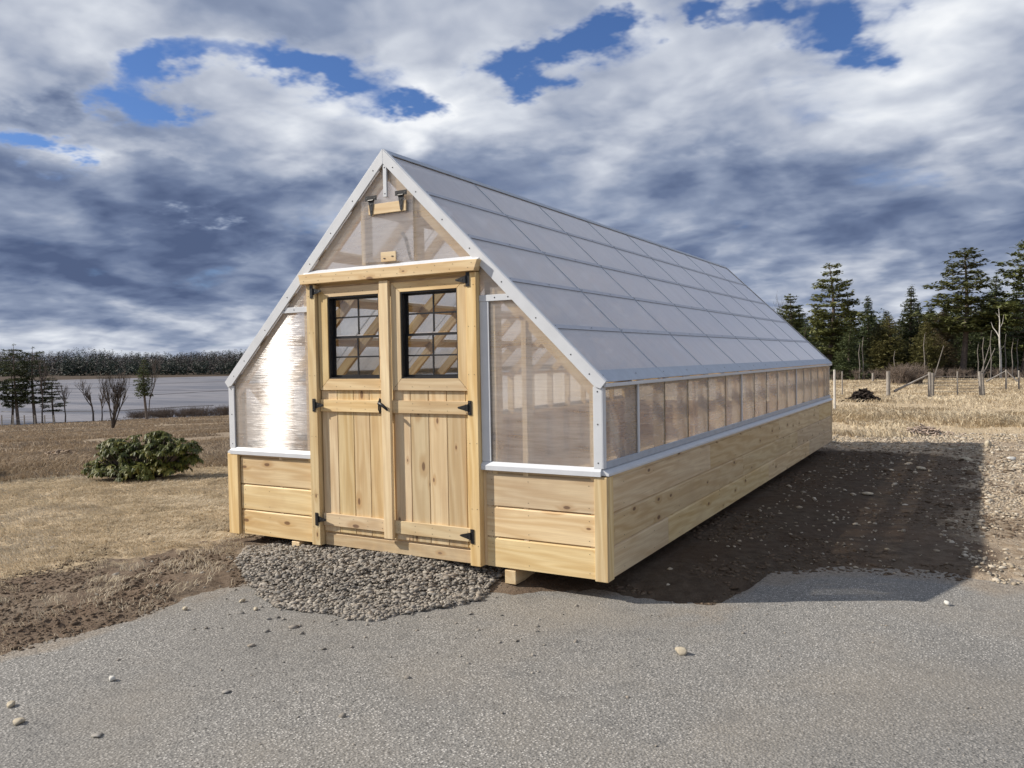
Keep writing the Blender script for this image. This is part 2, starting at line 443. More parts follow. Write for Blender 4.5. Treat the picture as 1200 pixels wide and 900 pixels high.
def terrain(x, y):
    z = terrain_base(x, y)
    d = np.hypot(x - CAM[0], y - CAM[1])
    sd_ = asph_sd(x, y)
    wig = (fbm(x * 5, y * 5, 4, 3) - .5)
    rim = np.clip(sd_ + wig * .28, -.4, .5)
    h = np.where(rim > 0, .004 + .05 * sstep(0, .45, rim), rim * .14)
    rough = (fbm(x * 3.2, y * 3.2, 5, 11) - .5) * .045 + (np.abs(fbm(x * 9, y * 9, 3, 21) - .5)) * .045
    rough = rough * sstep(0, .35, rim) * (d < 60)
    under = ((np.abs(x) < 1.9) & (y > -.05) & (y < 9.9))
    rough = np.where(under, rough * .4, rough)
    h = np.where((x > 1.6) & (y > .6), h - .02 * sstep(.5, 2, y), h)
    # gravel mound in front of the door
    g = np.exp(-(((x - .0) / 1.05) ** 2 + ((y + .05) / .72) ** 2) ** 1.6)
    h = h + g * .050
    # stripped sod roughness on the left rim
    sod = np.exp(-((x + 1.5) / .6) ** 2) * (y < .6) * (y > -4)
    h = h + sod * (fbm(x * 7, y * 7, 4, 31) - .45) * .05
    und = (fbm(x * .18, y * .18, 3, 41) - .5) * .10 * sstep(14, 40, d) * np.clip(d / 60, 0, 2.0) * (d < 105)
    hill = (fbm(x * .004, y * .004, 3, 51) - .3) * 14 * sstep(540, 1100, d)
    return z + h + rough + und + hill

def ground_mesh():
    azs = np.concatenate([np.arange(-180, -70, 3.0), np.arange(-70, 12, .22), np.arange(12, 180, 3.0)])
    rs = [0.0]
    r = .5
    while r < 16: rs.append(r); r += .035 + r * .0018
    while r < 3200: rs.append(r); r *= 1.022
    rs = np.array(rs)
    A, Rr = np.meshgrid(np.radians(azs), rs)
    x = CAM[0] + Rr * np.sin(A); y = CAM[1] + Rr * np.cos(A)
    z = terrain(x, y)
    na = len(azs); nr = len(rs)
    i = np.arange(nr - 1)[:, None] * na; j = np.arange(na)[None, :]; k = (j + 1) % na
    F = np.stack([i + j, i + na + j, i + na + k, i + k], -1).reshape(-1, 4)
    F = F[:, ::-1]
    o = mk('ground', np.stack([x, y, z], -1), F.copy(), smooth=True)
    # what the surface is made of
    x = x.ravel(); y = y.ravel(); d = np.hypot(x - CAM[0], y - CAM[1]); az = np.degrees(np.arctan2(x - CAM[0], y - CAM[1]))
    n = fbm(x * 1.3, y * 1.3, 4, 61) - .5
    left = sstep(-.5, .4, -1.95 - .55 * np.clip(-y, 0, 3) * .25 - x + n * .9)         # lawn
    dirt = 1 - left
    stony = np.maximum(sstep(-.5, .6, x - 3.9 + n * 1.5), sstep(-.8, .8, y - 9.9 + n * 2)) * sstep(-.5, .8, y - .4) * (1 - sstep(16.5, 19, d + n * 4))
    rank = np.where(az > -30, sstep(16.2, 18.5, d + n * 4), sstep(13.4, 16.0, d + n * 2.5))
    grass = np.where(az > -30, rank * (x > -2), left)
    grass = np.maximum(grass, (x < -2.2) * left)
    far = sstep(13.6, 15.2, d + n * 1.5) * (az < -30)
    ca = o.data.color_attributes.new('cover', 'FLOAT_COLOR', 'POINT')
    floor_ = np.maximum(sstep(440, 470, d), sstep(70, 80, d) * (az > -25))
    buf = np.stack([np.clip(grass, 0, 1), np.clip(stony, 0, 1), np.clip(far, 0, 1), 1 - floor_], -1).astype(np.float32)
    ca.data.foreach_set('color', buf.ravel())
    return o
ground = ground_mesh(); ground['kind'] = 'structure'

def ground_mat():
    m, t, out = mat('soil_and_turf')
    P = t.new('ShaderNodeNewGeometry').outputs['Position']
    at = t.new('ShaderNodeVertexColor', layer_name='cover')
    sp = t.new('ShaderNodeSeparateColor'); t.l.new(at.outputs[0], sp.inputs[0])
    G, ST, FAR = sp.outputs[0], sp.outputs[1], sp.outputs[2]
    nA = t.noise(P, 1.1, 5, .6); nB = t.noise(P, 9, 5, .65); nC = t.noise(P, 55, 4, .7); nD = t.noise(P, .22, 4, .6)
    comb = t.noise(t.mapping(P, (1, .35, 1), rot=(0, 0, .5)), 26, 4, .65)
    dirt = t.mix(t.mr(nB, .3, .7), (.11, .082, .060), (.27, .215, .16))
    dirt = t.mix(t.mr(nA, .42, .66, 0, .7), dirt, (.16, .105, .070))
    dirt = t.mix(t.mr(nC, .55, .75, 0, .5), dirt, (.32, .27, .21))
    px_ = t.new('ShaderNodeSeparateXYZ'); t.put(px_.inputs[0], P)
    shade_mask = t.math('MULTIPLY', t.mr(t.math('ADD', px_.outputs[0], t.math('MULTIPLY', nA, 1.2)), 1.6, 2.4, 0, 1), t.mr(t.math('ADD', px_.outputs[0], t.math('MULTIPLY', nA, 2.4)), 4.0, 5.4, 1, .25))
    dirt = t.mix(t.math('MULTIPLY', shade_mask, .62), dirt, (.035, .024, .016))  # soil colour darkened over the shadow area to deepen the greenhouse shade
    stc = t.voro(P, 26, out='Color'); sts = t.new('ShaderNodeSeparateXYZ'); t.put(sts.inputs[0], stc)
    stones = t.mix(sts.outputs[0], (.30, .235, .165), (.52, .44, .34))
    stones = t.mix(t.mr(nB, .4, .62, 0, .75), stones, (.27, .20, .135))
    stones = t.mix(t.mr(nD, .45, .6, 0, .5), stones, (.20, .145, .095))
    turf = t.mix(t.mr(comb, .32, .68), (.36, .275, .175), (.62, .50, .34))
    turf = t.mix(t.mr(nA, .5, .72, 0, .45), turf, (.30, .24, .14))
    turf = t.mix(t.mr(nB, .60, .75, 0, .5), turf, (.17, .13, .08))
    fieldc = t.mix(t.mr(nD, .35, .65), (.25, .195, .14), (.36, .29, .205))
    fieldc = t.mix(t.mr(t.noise(t.mapping(P, (1, 1, 1)), .6, 5, .7), .45, .7, 0, .5), fieldc, (.23, .17, .12))
    fw = t.mr(t.math('ADD', FAR, t.math('MULTIPLY', t.math('SUBTRACT', nB, .5), .5)), .35, .65)
    turf = t.mix(fw, turf, fieldc)
    c = t.mix(t.mr(t.math('ADD', ST, t.math('MULTIPLY', t.math('SUBTRACT', nB, .5), .8)), .35, .65), dirt, stones)
    c = t.mix(t.mr(t.math('ADD', G, t.math('MULTIPLY', t.math('SUBTRACT', nB, .5), .9)), .38, .62), c, turf)
    c = t.mix(at.outputs[1], (.085, .066, .05), c)
    h = t.math('ADD', t.math('MULTIPLY', nB, 1.0), t.math('MULTIPLY', nC, .45))
    nb = t.bump(h, .9, .035)
    pbsdf(t, out, c, .95, spec=.1, normal=nb)
    return m
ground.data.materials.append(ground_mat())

def asphalt():
    m, t, out = mat('weathered_asphalt')
    P = t.new('ShaderNodeNewGeometry').outputs['Position']
    v1 = t.voro(P, 75, out='Color'); s1 = t.new('ShaderNodeSeparateXYZ'); t.put(s1.inputs[0], v1)
    v2 = t.voro(P, 190, out='Color'); s2 = t.new('ShaderNodeSeparateXYZ'); t.put(s2.inputs[0], v2)
    dd = t.voro(P, 75)
    nA = t.noise(P, .8, 4, .6); nB = t.noise(P, 5, 5, .6)
    base = t.mix(s2.outputs[0], (.12, .116, .107), (.33, .315, .29))
    chip = t.mix(s1.outputs[2], (.34, .32, .29), (.68, .65, .60))
    isch = t.math('MULTIPLY', t.math('GREATER_THAN', s1.outputs[0], .5), t.mr(dd, .20, .42, 1, 0))
    c = t.mix(isch, base, chip)
    dark = t.math('MULTIPLY', t.math('LESS_THAN', s1.outputs[1], .14), t.mr(dd, .3, .5, 1, 0))
    c = t.mix(t.math('MULTIPLY', dark, .7), c, (.03, .03, .03))
    c = t.mix(t.mr(nA, .46, .66, 0, .36), c, (.30, .262, .21))
    c = t.mix(t.mr(t.noise(P, .35, 5, .65), .46, .64, 0, .22), c, (.12, .117, .112))
    c = t.mix(t.mr(nB, .56, .76, 0, .38), c, (.10, .098, .095))
    # silt lies along the rim
    at = t.new('ShaderNodeVertexColor', layer_name='silt'); sp = t.new('ShaderNodeSeparateColor'); t.l.new(at.outputs[0], sp.inputs[0])
    c = t.mix(t.mr(t.math('ADD', sp.outputs[0], t.math('MULTIPLY', t.math('SUBTRACT', nB, .5), 1.1)), .45, 1.15, 0, .75), c, t.mix(s1.outputs[1], (.17, .135, .10), (.36, .30, .23)))
    h = t.math('ADD', t.math('MULTIPLY', t.math('SUBTRACT', .6, dd), .8), t.math('MULTIPLY', s1.outputs[0], .5))
    nb = t.bump(h, .75, .006)
    pbsdf(t, out, c, .85, spec=.25, normal=nb)
    xs = np.concatenate([np.arange(-60, -4, 4.0), np.arange(-4, 8, .08), np.arange(8, 61, 4.0)])
    ys = np.concatenate([np.arange(-60, -7, 4.0), np.arange(-7, 3.2, .08)])
    X, Y = np.meshgrid(xs, ys)
    Z = ASPH_Z + (fbm(X * .5, Y * .5, 3, 5) - .5) * .02 * (np.hypot(X - 2, Y + 1) < 7)
    sdv = asph_sd(X, Y)
    nx, ny = len(xs), len(ys)
    i = np.arange(ny - 1)[:, None] * nx; j = np.arange(nx - 1)[None, :]
    F = np.stack([i + j, i + j + 1, i + nx + j + 1, i + nx + j], -1).reshape(-1, 4)
    keep = (sdv.ravel()[F].min(axis=1) < .35)
    F = F[keep]
    o = mk('driveway', np.stack([X, Y, Z], -1), F, m, smooth=True)
    ca = o.data.color_attributes.new('silt', 'FLOAT_COLOR', 'POINT')
    silt = sstep(-.26, .06, sdv + (fbm(X * 2.2, Y * 2.2, 3, 6) - .5) * .5).ravel()
    silt = np.maximum(silt, .75 * np.exp(-(((X.ravel() - 2.45) / .35) ** 2 + ((Y.ravel() - .1) / .45) ** 2)))
    silt = np.maximum(silt, .62 * sstep(4.0, 4.9, X.ravel()) * sstep(.5, 1.2, Y.ravel()))
    buf = np.stack([silt, silt, silt, np.ones_like(silt)], -1).astype(np.float32)
    ca.data.foreach_set('color', buf.ravel())
    o['kind'] = 'structure'
asphalt()

# ------------------------------------------------------------------ greenhouse
HW = 1.83; LEN = 9.79; ZR = 3.133; ZE = 1.344; HE = 1.824; ZS = .725
TH = math.atan2(ZR - ZE, HE); SL = math.hypot(ZR - ZE, HE)
GH = empty('greenhouse', (0, 0, -.115), 'long gabled polycarbonate greenhouse with pine plank base, standing on skids beside the driveway', 'greenhouse')
def roof_z(x): return ZR - abs(x) * (ZR - ZE) / HE
def slope(name, side, s0, s1, y0, y1, d0, d1, m, bv=0):
    """a box lying along the roof slope; s = distance down from the ridge, d = depth below the roof surface"""
    c = Vector((math.cos(TH), 0, -math.sin(TH))); nrm = Vector((math.sin(TH), 0, math.cos(TH)))
    if side < 0: c.x *= -1; nrm.x *= -1
    p = Vector((0, 0, ZR)) + c * ((s0 + s1) / 2) - nrm * ((d0 + d1) / 2) + Vector((0, (y0 + y1) / 2, 0))
    a, b, h = (s1 - s0) / 2, (y1 - y0) / 2, (d1 - d0) / 2
    v = [(-a, -b, -h), (a, -b, -h), (a, b, -h), (-a, b, -h), (-a, -b, h), (a, -b, h), (a, b, h), (-a, b, h)]
    o = mk(name, v, BOXF, m); o.parent = GH; o.location = p - GH.location
    o.rotation_euler = (0, TH if side > 0 else math.pi - TH, 0)
    if bv: bevel(o, bv)
    return o
def again(o, dy):
    q = o.copy(); COL.objects.link(q); q.parent = o.parent; q.location = o.location + Vector((0, dy, 0)); return q

# skids
for x in (-1.05, 1.06):
    box('skid', x - .046, x + .046, .008, LEN - .05, -.112, -.012, WFY, GH, .004)
# pale wood floor panels, added inside to bounce light up
for k in range(8):
    box('bounce_floor_panel', -1.78, 1.78, .06 + k * 1.215, .06 + k * 1.215 + 1.21, -.008, .012, WF, GH)

# plank base: profile of one shiplap board, face at u = 0 looking to -u
def plank_prof(z0, z1, face, back, s=1):
    ch = .017
    return [(face, z0 + .005), (face, z1 - ch), (face + s * ch * .8, z1 - .002), (back, z1 - .002), (back, z0 + .005)]
RZ = [(0.0, .222), (.222, .447), (.447, .688)]
for (z0, z1) in RZ:
    prism('plank', plank_prof(z0, z1, 0.004, .024), 0, .875, 1.733, WX, GH)
    prism('plank', plank_prof(z0, z1, 0.004, .024), 0, -1.685, -.80, WX, GH)
for (a, b) in ((.846, 1.733), (-1.70, -.80)):
    box('ledger', a, b, .010, .030, .690, .712, WX, GH)
    box('backing', a, b, .026, .036, 0, .70, WX, GH)
box('cleat', .846, .875, .013, .026, .004, .688, WZ, GH)
# corner boards
box('corner_board', 1.735, 1.83, -.012, .014, -.004, .705, WZ, GH, .003)
box('corner_board', 1.804, 1.829, .0145, .10, -.004, .704, WZ, GH, .003)
box('corner_board', -1.83, -1.70, -.020, .06, -.004, .712, WZ, GH, .004)
# long side planks
joints = [[1.24, 4.88, 7.62], [3.66, 6.70], [2.44, 5.49, 8.5]]
for side in (1, -1):
    for r, (z0, z1) in enumerate(RZ):
        js = [.102] + joints[r] + [LEN - .06]
        for a, b in zip(js[:-1], js[1:]):
            pr = [(side * (HW - .008 - (p[0] - .004)), p[1]) for p in plank_prof(z0, z1, .004, .024)]
            prism('plank', pr, 1, a, b - .003, WY, GH)
    x = side * 1.812
    box('ledger', x - .012, x + .008, .10, LEN - .05, .690, .714, WY, GH)
    box('backing', side * 1.797 - .004, side * 1.797 + .004, .04, LEN - .05, 0, .70, WFY, GH)
    box('corner_board', side * 1.817 - .013, side * 1.817 + .013, LEN - .055, LEN + .01, -.004, .705, WZ, GH, .003)
# rear base
for (z0, z1) in RZ:
    prism('plank', [(LEN - p[0] + .004, p[1]) for p in plank_prof(z0, z1, .004, .024)], 0, -1.80, 1.80, WX, GH)

# studs and plates of the long walls
for side in (1, -1):
    xa, xb = (1.700, 1.785) if side > 0 else (-1.785, -1.700)
    s0 = None
    for k in range(17):
        y = .035 + k * .6075
        if k == 0: y = .045
        if s0 is None:
            s0 = box('stud', xa, xb, y, y + .038, .0, 1.285, WFZ, GH); y0 = y
        else: again(s0, y - y0)
    box('bottom_plate', min(xa, xb), max(xa, xb), .09, LEN - .05, .705, .743, WFY, GH)
    box('top_plate', min(xa, xb), max(xa, xb), .03, LEN - .03, 1.286, 1.324, WFY, GH)
# corner braces
br = box('brace', -.50, .50, -.019, .019, -.042, .042, WF, GH)
br.location = Vector((1.672, .50, .93)) - GH.location; br.rotation_euler = (0, R(48), R(90))
br2 = br.copy(); COL.objects.link(br2); br2.location.x = -1.672
# rafters
for side in (1, -1):
    r0 = None
    for k in range(17):
        y = .020 + k * .6075
        if k == 16: y = LEN - .06
        if r0 is None: r0 = slope('rafter', side, .03, SL - .02, y, y + .038, .060, .150, WF); yy = y
        else: again(r0, y - yy)
    for srow in (.2, .4, .59, .785):
        p0 = None
        s = SL * srow
        p0 = slope('purlin', side, s - .045, s + .045, .002, .6055, .0145, .0525, WFY)
        for k in range(1, 16): again(p0, k * .6075)
box('ridge_board', -.019, .019, .02, LEN - .02, ZR - .20, ZR - .07, WFY, GH)
# roof panels
PG = LEN / 8
for side in (1, -1):
    q = slope('roof_panel', side, .03, SL - .012, .004, PG - .005, .001, .011, PROOF)
    for k in range(1, 8): again(q, PG * k)
    # joint strips between panels
    j = slope('joint_strip', side, .02, SL - .01, PG - .0055, PG + .0035, -.003, .010, ALUG)
    for k in range(1, 7): again(j, PG * k)
    # strips added over purlins, toned like their shade through the panels, one per panel
    for srow in (.2, .4, .59, .785):
        s = SL * srow
        shade_strip = slope('purlin_shade_strip', side, s - .021, s + .021, .012, PG - .012, -.0045, -.0005, STRIP)
        for k in range(1, 8): again(shade_strip, PG * k)
    # eave closure and drip lip
    e = slope('eave_flashing', side, SL * .958, SL + .004, .0, PG - .004, -.006, -.0015, ALUG)
    for k in range(1, 8): again(e, PG * k)
    x = side * 1.822
    box('drip_edge', x - .012, x + .012, -.004, LEN + .005, ZE - .035, ZE - .010, ALU, GH, .003)
    # ridge cap and rake trim on top
    slope('ridge_cap', side, -.004, .055, -.012, LEN + .012, -.010, -.004, ALUG)
    for (ya, yb) in ((-.016, .016), (LEN - .02, LEN + .016)):
        slope('rake_trim', side, .0, SL + .004, ya, yb, -.0135, -.007, ALU)
# rake trim faces (flat bars on the gable ends)
def rake(side, y0, y1):
    c = Vector((math.cos(TH), 0, -math.sin(TH))); n = Vector((math.sin(TH), 0, math.cos(TH)))
    wd = .072
    top = (0.0, ZR + .010); tip = (HE + .012, ZE + .002)
    inn_top = (0.0, ZR - wd / math.cos(TH)); 
    inn_bot = (HE - .072, roof_z(HE - .072) - wd / math.cos(TH) + .0)
    pts = [top, tip, (HE - .028, ZE - .045), inn_bot, inn_top]
    pts = [(side * p[0], p[1]) for p in pts]
    prism('rake_trim', pts, 1, y0, y1, ALU, GH, .002)
for side in (1, -1):
    rake(side, -.022, -.006); rake(side, LEN + .006, LEN + .02)
# corner trims
for side in (1, -1):
    a, b = (1.735, 1.800) if side > 0 else (-1.800, -1.735)
    box('corner_trim', a, b, -.010, .004, .76, ZE - .03, ALU, GH, .002)
    a, b = (1.794, 1.806) if side > 0 else (-1.806, -1.794)
    box('corner_trim', a, b, -.009, .045, .76, ZE - .036, ALU, GH, .002)
    for y in (.657, 3.71, 6.755):
        box('joint_trim', a, b, y - .016, y + .016, .80, ZE - .036, ALU, GH, .002)
    a, b = (1.790, 1.808) if side > 0 else (-1.808, -1.790)
    box('sill_channel', a, b, .046, LEN, .757, .802, ALUG, GH, .002)
    prism('sill_flashing', [(side * 1.79, .757), (side * 1.842, .728), (side * 1.842, .712), (side * 1.79, .716)], 1, -.004, LEN + .01, ALU, GH, .001)
# front sill
for (a, b) in ((.846, 1.79), (-1.79, -.80)):
    prism('sill_flashing', [(.0, .770), (-.024, .742), (-.024, .708), (.0, .716)], 0, a, b, ALU, GH, .001)
# long wall panels, one per stud bay
for side in (1, -1):
    a, b = (1.786, 1.793) if side > 0 else (-1.793, -1.786)
    q = box('wall_panel', a, b, .020, .641, .745, 1.325, PSIDE, GH)
    ys = [.657 + .6105 * k for k in range(16)]
    q = box('wall_panel', a, b, .673, .673 + .580, .745, 1.325, PSIDE, GH)
    for k in range(1, 15): again(q, .6105 * k)
    j = box('panel_seam', a + (.0065 if side > 0 else -.003), b + (.003 if side > 0 else -.0065), 1.258, 1.264, .80, 1.31, BLKV, GH)
    for k in range(1, 14):
        if k in (4, 9): continue
        again(j, .6105 * k)

# front gable panels (extruded outlines)
def gable_panel(pts, y0=.002, y1=.008, name='wall_panel', m=None):
    return prism(name, pts, 1, y0, y1, m or PWALL, GH)
def below_rake(x, off=.02): return roof_z(x) - off
gable_panel([(.848, .75), (1.792, .75), (1.792, below_rake(1.792)), (1.188, below_rake(1.188)), (.848, 1.948)])
gable_panel([(-.805, .75), (-.805, 1.948), (-1.188, below_rake(1.188)), (-1.792, below_rake(1.792)), (-1.792, .75)])
gable_panel([(.848, 1.950), (1.186, 1.950), (.890, below_rake(.890)), (.848, below_rake(.89))])
gable_panel([(-.805, 1.950), (-.805, below_rake(.87)), (-.87, below_rake(.87)), (-1.186, 1.950)])
gable_panel([(-.87, 2.24), (.87, 2.24), (0.0, below_rake(0))])
vent = gable_panel([(-.228, 2.285), (.270, 2.285), (.270, 2.765), (-.228, 2.765)], -.010, -.003, 'vent_panel')
# horizontal joint trims left and right of the doors
box('joint_trim', .848, 1.125, -.012, .001, 1.926, 1.972, ALU, GH, .002)
box('joint_trim', -1.125, -.805, -.012, .001, 1.926, 1.972, ALU, GH, .002)
box('joint_trim', .848, .925, -.008, .001, .77, 1.925, ALU, GH, .002)
box('joint_trim', -.005, .030, -.016, .001, 2.775, ZR - .10, ALU, GH, .002)
# front wall framing
def gstud(x0, x1, z0, z1=None, y0=.0095, y1=.0985):
    zt = z1 if z1 else min(roof_z(x0), roof_z(x1)) - .16
    box('stud', x0, x1, y0, y1, z0, zt, WFZ, GH)
for s in (1, -1):
    gstud(*sorted((s * 1.70, s * 1.738)), .04, 1.30)
    gstud(*sorted((s * 1.180, s * 1.218)), .04)
    gstud(*sorted((s * .930, s * .968)) if s > 0 else (-.885, -.847), .04)
gstud(.885, .923, .04)
box('sill_plate', .93, 1.70, .0099, .0985, .705, .742, WF, GH)
box('sill_plate', -1.70, -.85, .0099, .0985, .705, .742, WF, GH)
gstud(-.252, -.214, 2.27, 2.755, .0092); gstud(.256, .294, 2.27, 2.765, .0092)
box('blocking', -.212, .254, .0093, .047, 2.645, 2.735, WF, GH)
box('door_lintel', -.82, .82, .0093, .097, 2.13, 2.262, WF, GH)
# vent window: top rail, two black strap hinges and a wooden stop block with latch
box('vent_rail', -.150, .215, -.022, -.0105, 2.650, 2.730, WX, GH, .002)
bl = box('stop_block', -.040, .108, -.020, -.0105, 2.278, 2.352, WX, GH, .002)
box('screw', -.012, .006, -.024, -.0205, 2.300, 2.306, SCREW, bl); box('screw', .066, .084, -.024, -.0205, 2.312, 2.318, SCREW, bl)
# automatic vent opener arm inside
V, F = tubes([([(.13, .03, 2.50), (.155, .05, 2.45), (.19, .06, 2.29)], [.012, .014, .010])], 6)
mk('vent_opener', V - np.array([0, 0, GH.location.z]), F, BLKV, GH)

def hinge(x, z, dirx, parent, y, strap=.115, plate=.105, vertical=False):
    """T hinge: an upright plate and a tapering strap, with a knuckle and screws"""
    pl = plate / 2
    if not vertical:
        pts = [(x - .015, z - pl), (x + .015, z - pl), (x + .015, z + pl), (x - .015, z + pl)]
        st = [(x + dirx * .012, z - .029), (x + dirx * .05, z - .019), (x + dirx * strap, z - .007), (x + dirx * (strap + .008), z), (x + dirx * strap, z + .007), (x + dirx * .05, z + .019), (x + dirx * .012, z + .029)]
        kn = [((x + dirx * .016, y - .007, z - .026), (x + dirx * .016, y - .007, z + .026))]
        sc = [(x, z - pl * .7), (x, z + pl * .7), (x + dirx * .045, z), (x + dirx * .085, z)]
    else:
        pts = [(x - pl, z - .017), (x + pl, z - .017), (x + pl, z + .020), (x - pl, z + .020)]
        st = [(x - .027, z - .014), (x - .020, z - .06), (x - .009, z - strap), (x, z - strap - .012), (x + .009, z - strap), (x + .020, z - .06), (x + .027, z - .014)]
        kn = [((x - .026, y - .007, z - .016), (x + .026, y - .007, z - .016))]
        sc = [(x - pl * .7, z), (x + pl * .7, z), (x, z - .05), (x, z - .095)]
    V = []; F = []
    for poly in (pts, st):
        n = len(poly); b = len(V)
        for yy in (y - .0045, y): V += [(p[0], yy, p[1]) for p in poly]
        F += [tuple(b + i for i in range(n)), tuple(b + i for i in range(2 * n - 1, n - 1, -1))] + [(b + i, b + i + n, b + (i + 1) % n + n, b + (i + 1) % n) for i in range(n)]
    tv, tf = tubes([(np.array(k), [.0075, .0075]) for k in kn], 8)
    b = len(V); V += tv.tolist(); F += [tuple(int(i) + b for i in f) for f in tf]
    for (sx_, sz_) in sc:
        b = len(V)
        for k in range(6):
            V.append((sx_ + .0045 * math.cos(k * math.pi / 3), y - .0075, sz_ + .0045 * math.sin(k * math.pi / 3)))
        V.append((sx_, y - .009, sz_))
        F += [(b + k, b + (k + 1) % 6, b + 6) for k in range(6)]
    c = Vector((x, y, z))
    V = [(a[0] - x, a[1] - y, a[2] - z) for a in V]
    o = mk('hinge', V, F, BLK)
    o.parent = parent; o.location = c - wloc(parent)
    return o
hinge(-.118, 2.775, 1, GH, -.023, .125, .11, True)
hinge(.174, 2.785, 1, GH, -.023, .125, .11, True)

# door casing
box('door_casing', -.805, -.712, -.047, .020, .0, 2.140, WZ, GH, .003)
box('door_casing', .757, .845, -.047, .020, .0, 2.140, WZ, GH, .003)
box('door_jamb', -.72, -.704, .021, .09, .0, 2.12, WFZ, GH)
box('door_jamb', .752, .768, .021, .09, .0, 2.12, WFZ, GH)
# header board, ends cut at a slant
def hdr():
    f = [(-.840, 2.146), (.850, 2.146), (.882, 2.228), (-.862, 2.228)]
    prism('door_header', f, 1, -.078, -.006, WX, GH, .003)
hdr()
prism('header_flashing', [(-.040, 2.230), (-.002, 2.262), (.001, 2.262), (.001, 2.228), (-.040, 2.2285)], 0, -.848, .862, ALU, GH)
box('door_stop', -.712, .757, .012, .040, 2.112, 2.139, WX, GH)
box('threshold', -.700, .752, .006, .040, .0, .098, WT, GH, .003)

# doors
def door(x0, x1, boards, wx0, wx1, fx0, fx1, hx, hd, label):
    D = box('door', x0, x1, .012, .024, .112, 2.108, WFZ, GH)
    # rebuild as a ring so that the window is a real opening
    cx, cy, cz = (x0 + x1) / 2, .018, (.112 + 2.108) / 2
    V = []; F = []
    def sub(a0, a1, b0, b1):
        b = len(V)
        for yy in (-.006, .006):
            V.extend([(a0 - cx, yy, b0 - cz), (a1 - cx, yy, b0 - cz), (a1 - cx, yy, b1 - cz), (a0 - cx, yy, b1 - cz)])
        F.extend([(b, b + 1, b + 2, b + 3), (b + 7, b + 6, b + 5, b + 4), (b, b + 4, b + 5, b + 1), (b + 1, b + 5, b + 6, b + 2), (b + 2, b + 6, b + 7, b + 3), (b + 3, b + 7, b + 4, b)])
    zb, zt = 1.372, 2.036
    sub(x0, x1, .112, zb); sub(x0, x1, zt, 2.108); sub(x0, wx0, zb, zt); sub(wx1, x1, zb, zt)
    D.data.clear_geometry(); D.data.from_pydata(V, [], F); D.data.update()
    D['label'] = label
    for a, b in zip(boards[:-1], boards[1:]):
        o = box('board', a + .002, b - .002, -.0015, .0115, .118, 1.279, WD, D, .003)
    box('rail', x0 + .012, x1 - (.0 if hd > 0 else .0), -.021, -.002, .168, .268, WX, D, .002)
    box('rail', x0 + .008, x1, -.021, -.002, 1.106, 1.203, WX, D, .002)
    # mitred window surround
    o0, o1, z0, z1 = fx0, fx1, 1.281, 2.112
    i0, i1, j0, j1 = wx0, wx1, zb, zt
    g = .0012
    for nm, pts, m in (('casing_board', [(o0, z0), (o1, z0), (i1 - g, j0), (i0 + g, j0)], WX),
                       ('casing_board', [(o0, z1), (i0 + g, j1), (i1 - g, j1), (o1, z1)], WX),
                       ('casing_board', [(o0, z0 + g * 2), (i0, j0 + g), (i0, j1 - g), (o0, z1 - g * 2)], WZ),
                       ('casing_board', [(o1, z0 + g * 2), (o1, z1 - g * 2), (i1, j1 - g), (i1, j0 + g)], WZ)):
        prism(nm, pts, 1, -.021, .0114, m, D, .0015)
    # black sash window
    Fr = box('window_frame', i0 + .001, i0 + .022, -.012, .060, j0 + .001, j1 - .001, BLKV, D)
    cx, cz = (i0 + .0115), (j0 + j1) / 2
    V.clear(); F.clear()
    def bx(a0, a1, c0, c1, b0, b1):
        b = len(V)
        for yy in (c0, c1):
            V.extend([(a0 - cx, yy - .024, b0 - cz), (a1 - cx, yy - .024, b0 - cz), (a1 - cx, yy - .024, b1 - cz), (a0 - cx, yy - .024, b1 - cz)])
        F.extend([(b, b + 1, b + 2, b + 3), (b + 7, b + 6, b + 5, b + 4), (b, b + 4, b + 5, b + 1), (b + 1, b + 5, b + 6, b + 2), (b + 2, b + 6, b + 7, b + 3), (b + 3, b + 7, b + 4, b)])
    f = .012
    bx(i0, i0 + f, -.012, .062, j0, j1); bx(i1 - f, i1, -.012, .062, j0, j1)
    bx(i0 + f, i1 - f, -.012, .062, j0, j0 + f); bx(i0 + f, i1 - f, -.012, .062, j1 - f, j1)
    zm = 1.712
    s = .014
    for (b0, b1, yy) in ((j0 + f, zm, .030), (zm - .012, j1 - f, .044)):   # lower and upper sash
        a0, a1 = i0 + f, i1 - f
        bx(a0, a0 + s, yy, yy + .012, b0, b1); bx(a1 - s, a1, yy, yy + .012, b0, b1)
        bx(a0 + s, a1 - s, yy, yy + .012, b0, b0 + s + .004); bx(a0 + s, a1 - s, yy, yy + .012, b1 - s, b1)
    Fr.data.clear_geometry(); Fr.data.from_pydata(V, [], F); Fr.data.update()
    xm = (i0 + i1) / 2 + .004
    for (b0, b1, yy) in ((j0 + f, zm, .030), (zm, j1 - f, .044)):
        bz = (b0 + b1) / 2
        box('muntin', xm - .006, xm + .006, yy + .0005, yy + .0085, b0 + s, b1 - s, BLKV, D)
        box('muntin', i0 + f + s, xm - .0065, yy + .0005, yy + .0085, bz - .006, bz + .006, BLKV, D)
        box('muntin', xm + .0065, i1 - f - s, yy + .0005, yy + .0085, bz - .006, bz + .006, BLKV, D)
        for (a0, a1) in ((i0 + f + s, xm - .0065), (xm + .0065, i1 - f - s)):
            box('pane', a0, a1, yy + .009, yy + .0105, b0 + s, bz, GLASS, D)
            box('pane', a0, a1, yy + .009, yy + .0105, bz, b1 - s, GLASS, D)
    for z in (2.085 if hd > 0 else 2.09, 1.158, .218):
        yh = -.048 if z > 0 else 0
        hinge(hx, z, hd, D, -.0485 if True else 0, .100)
    return D
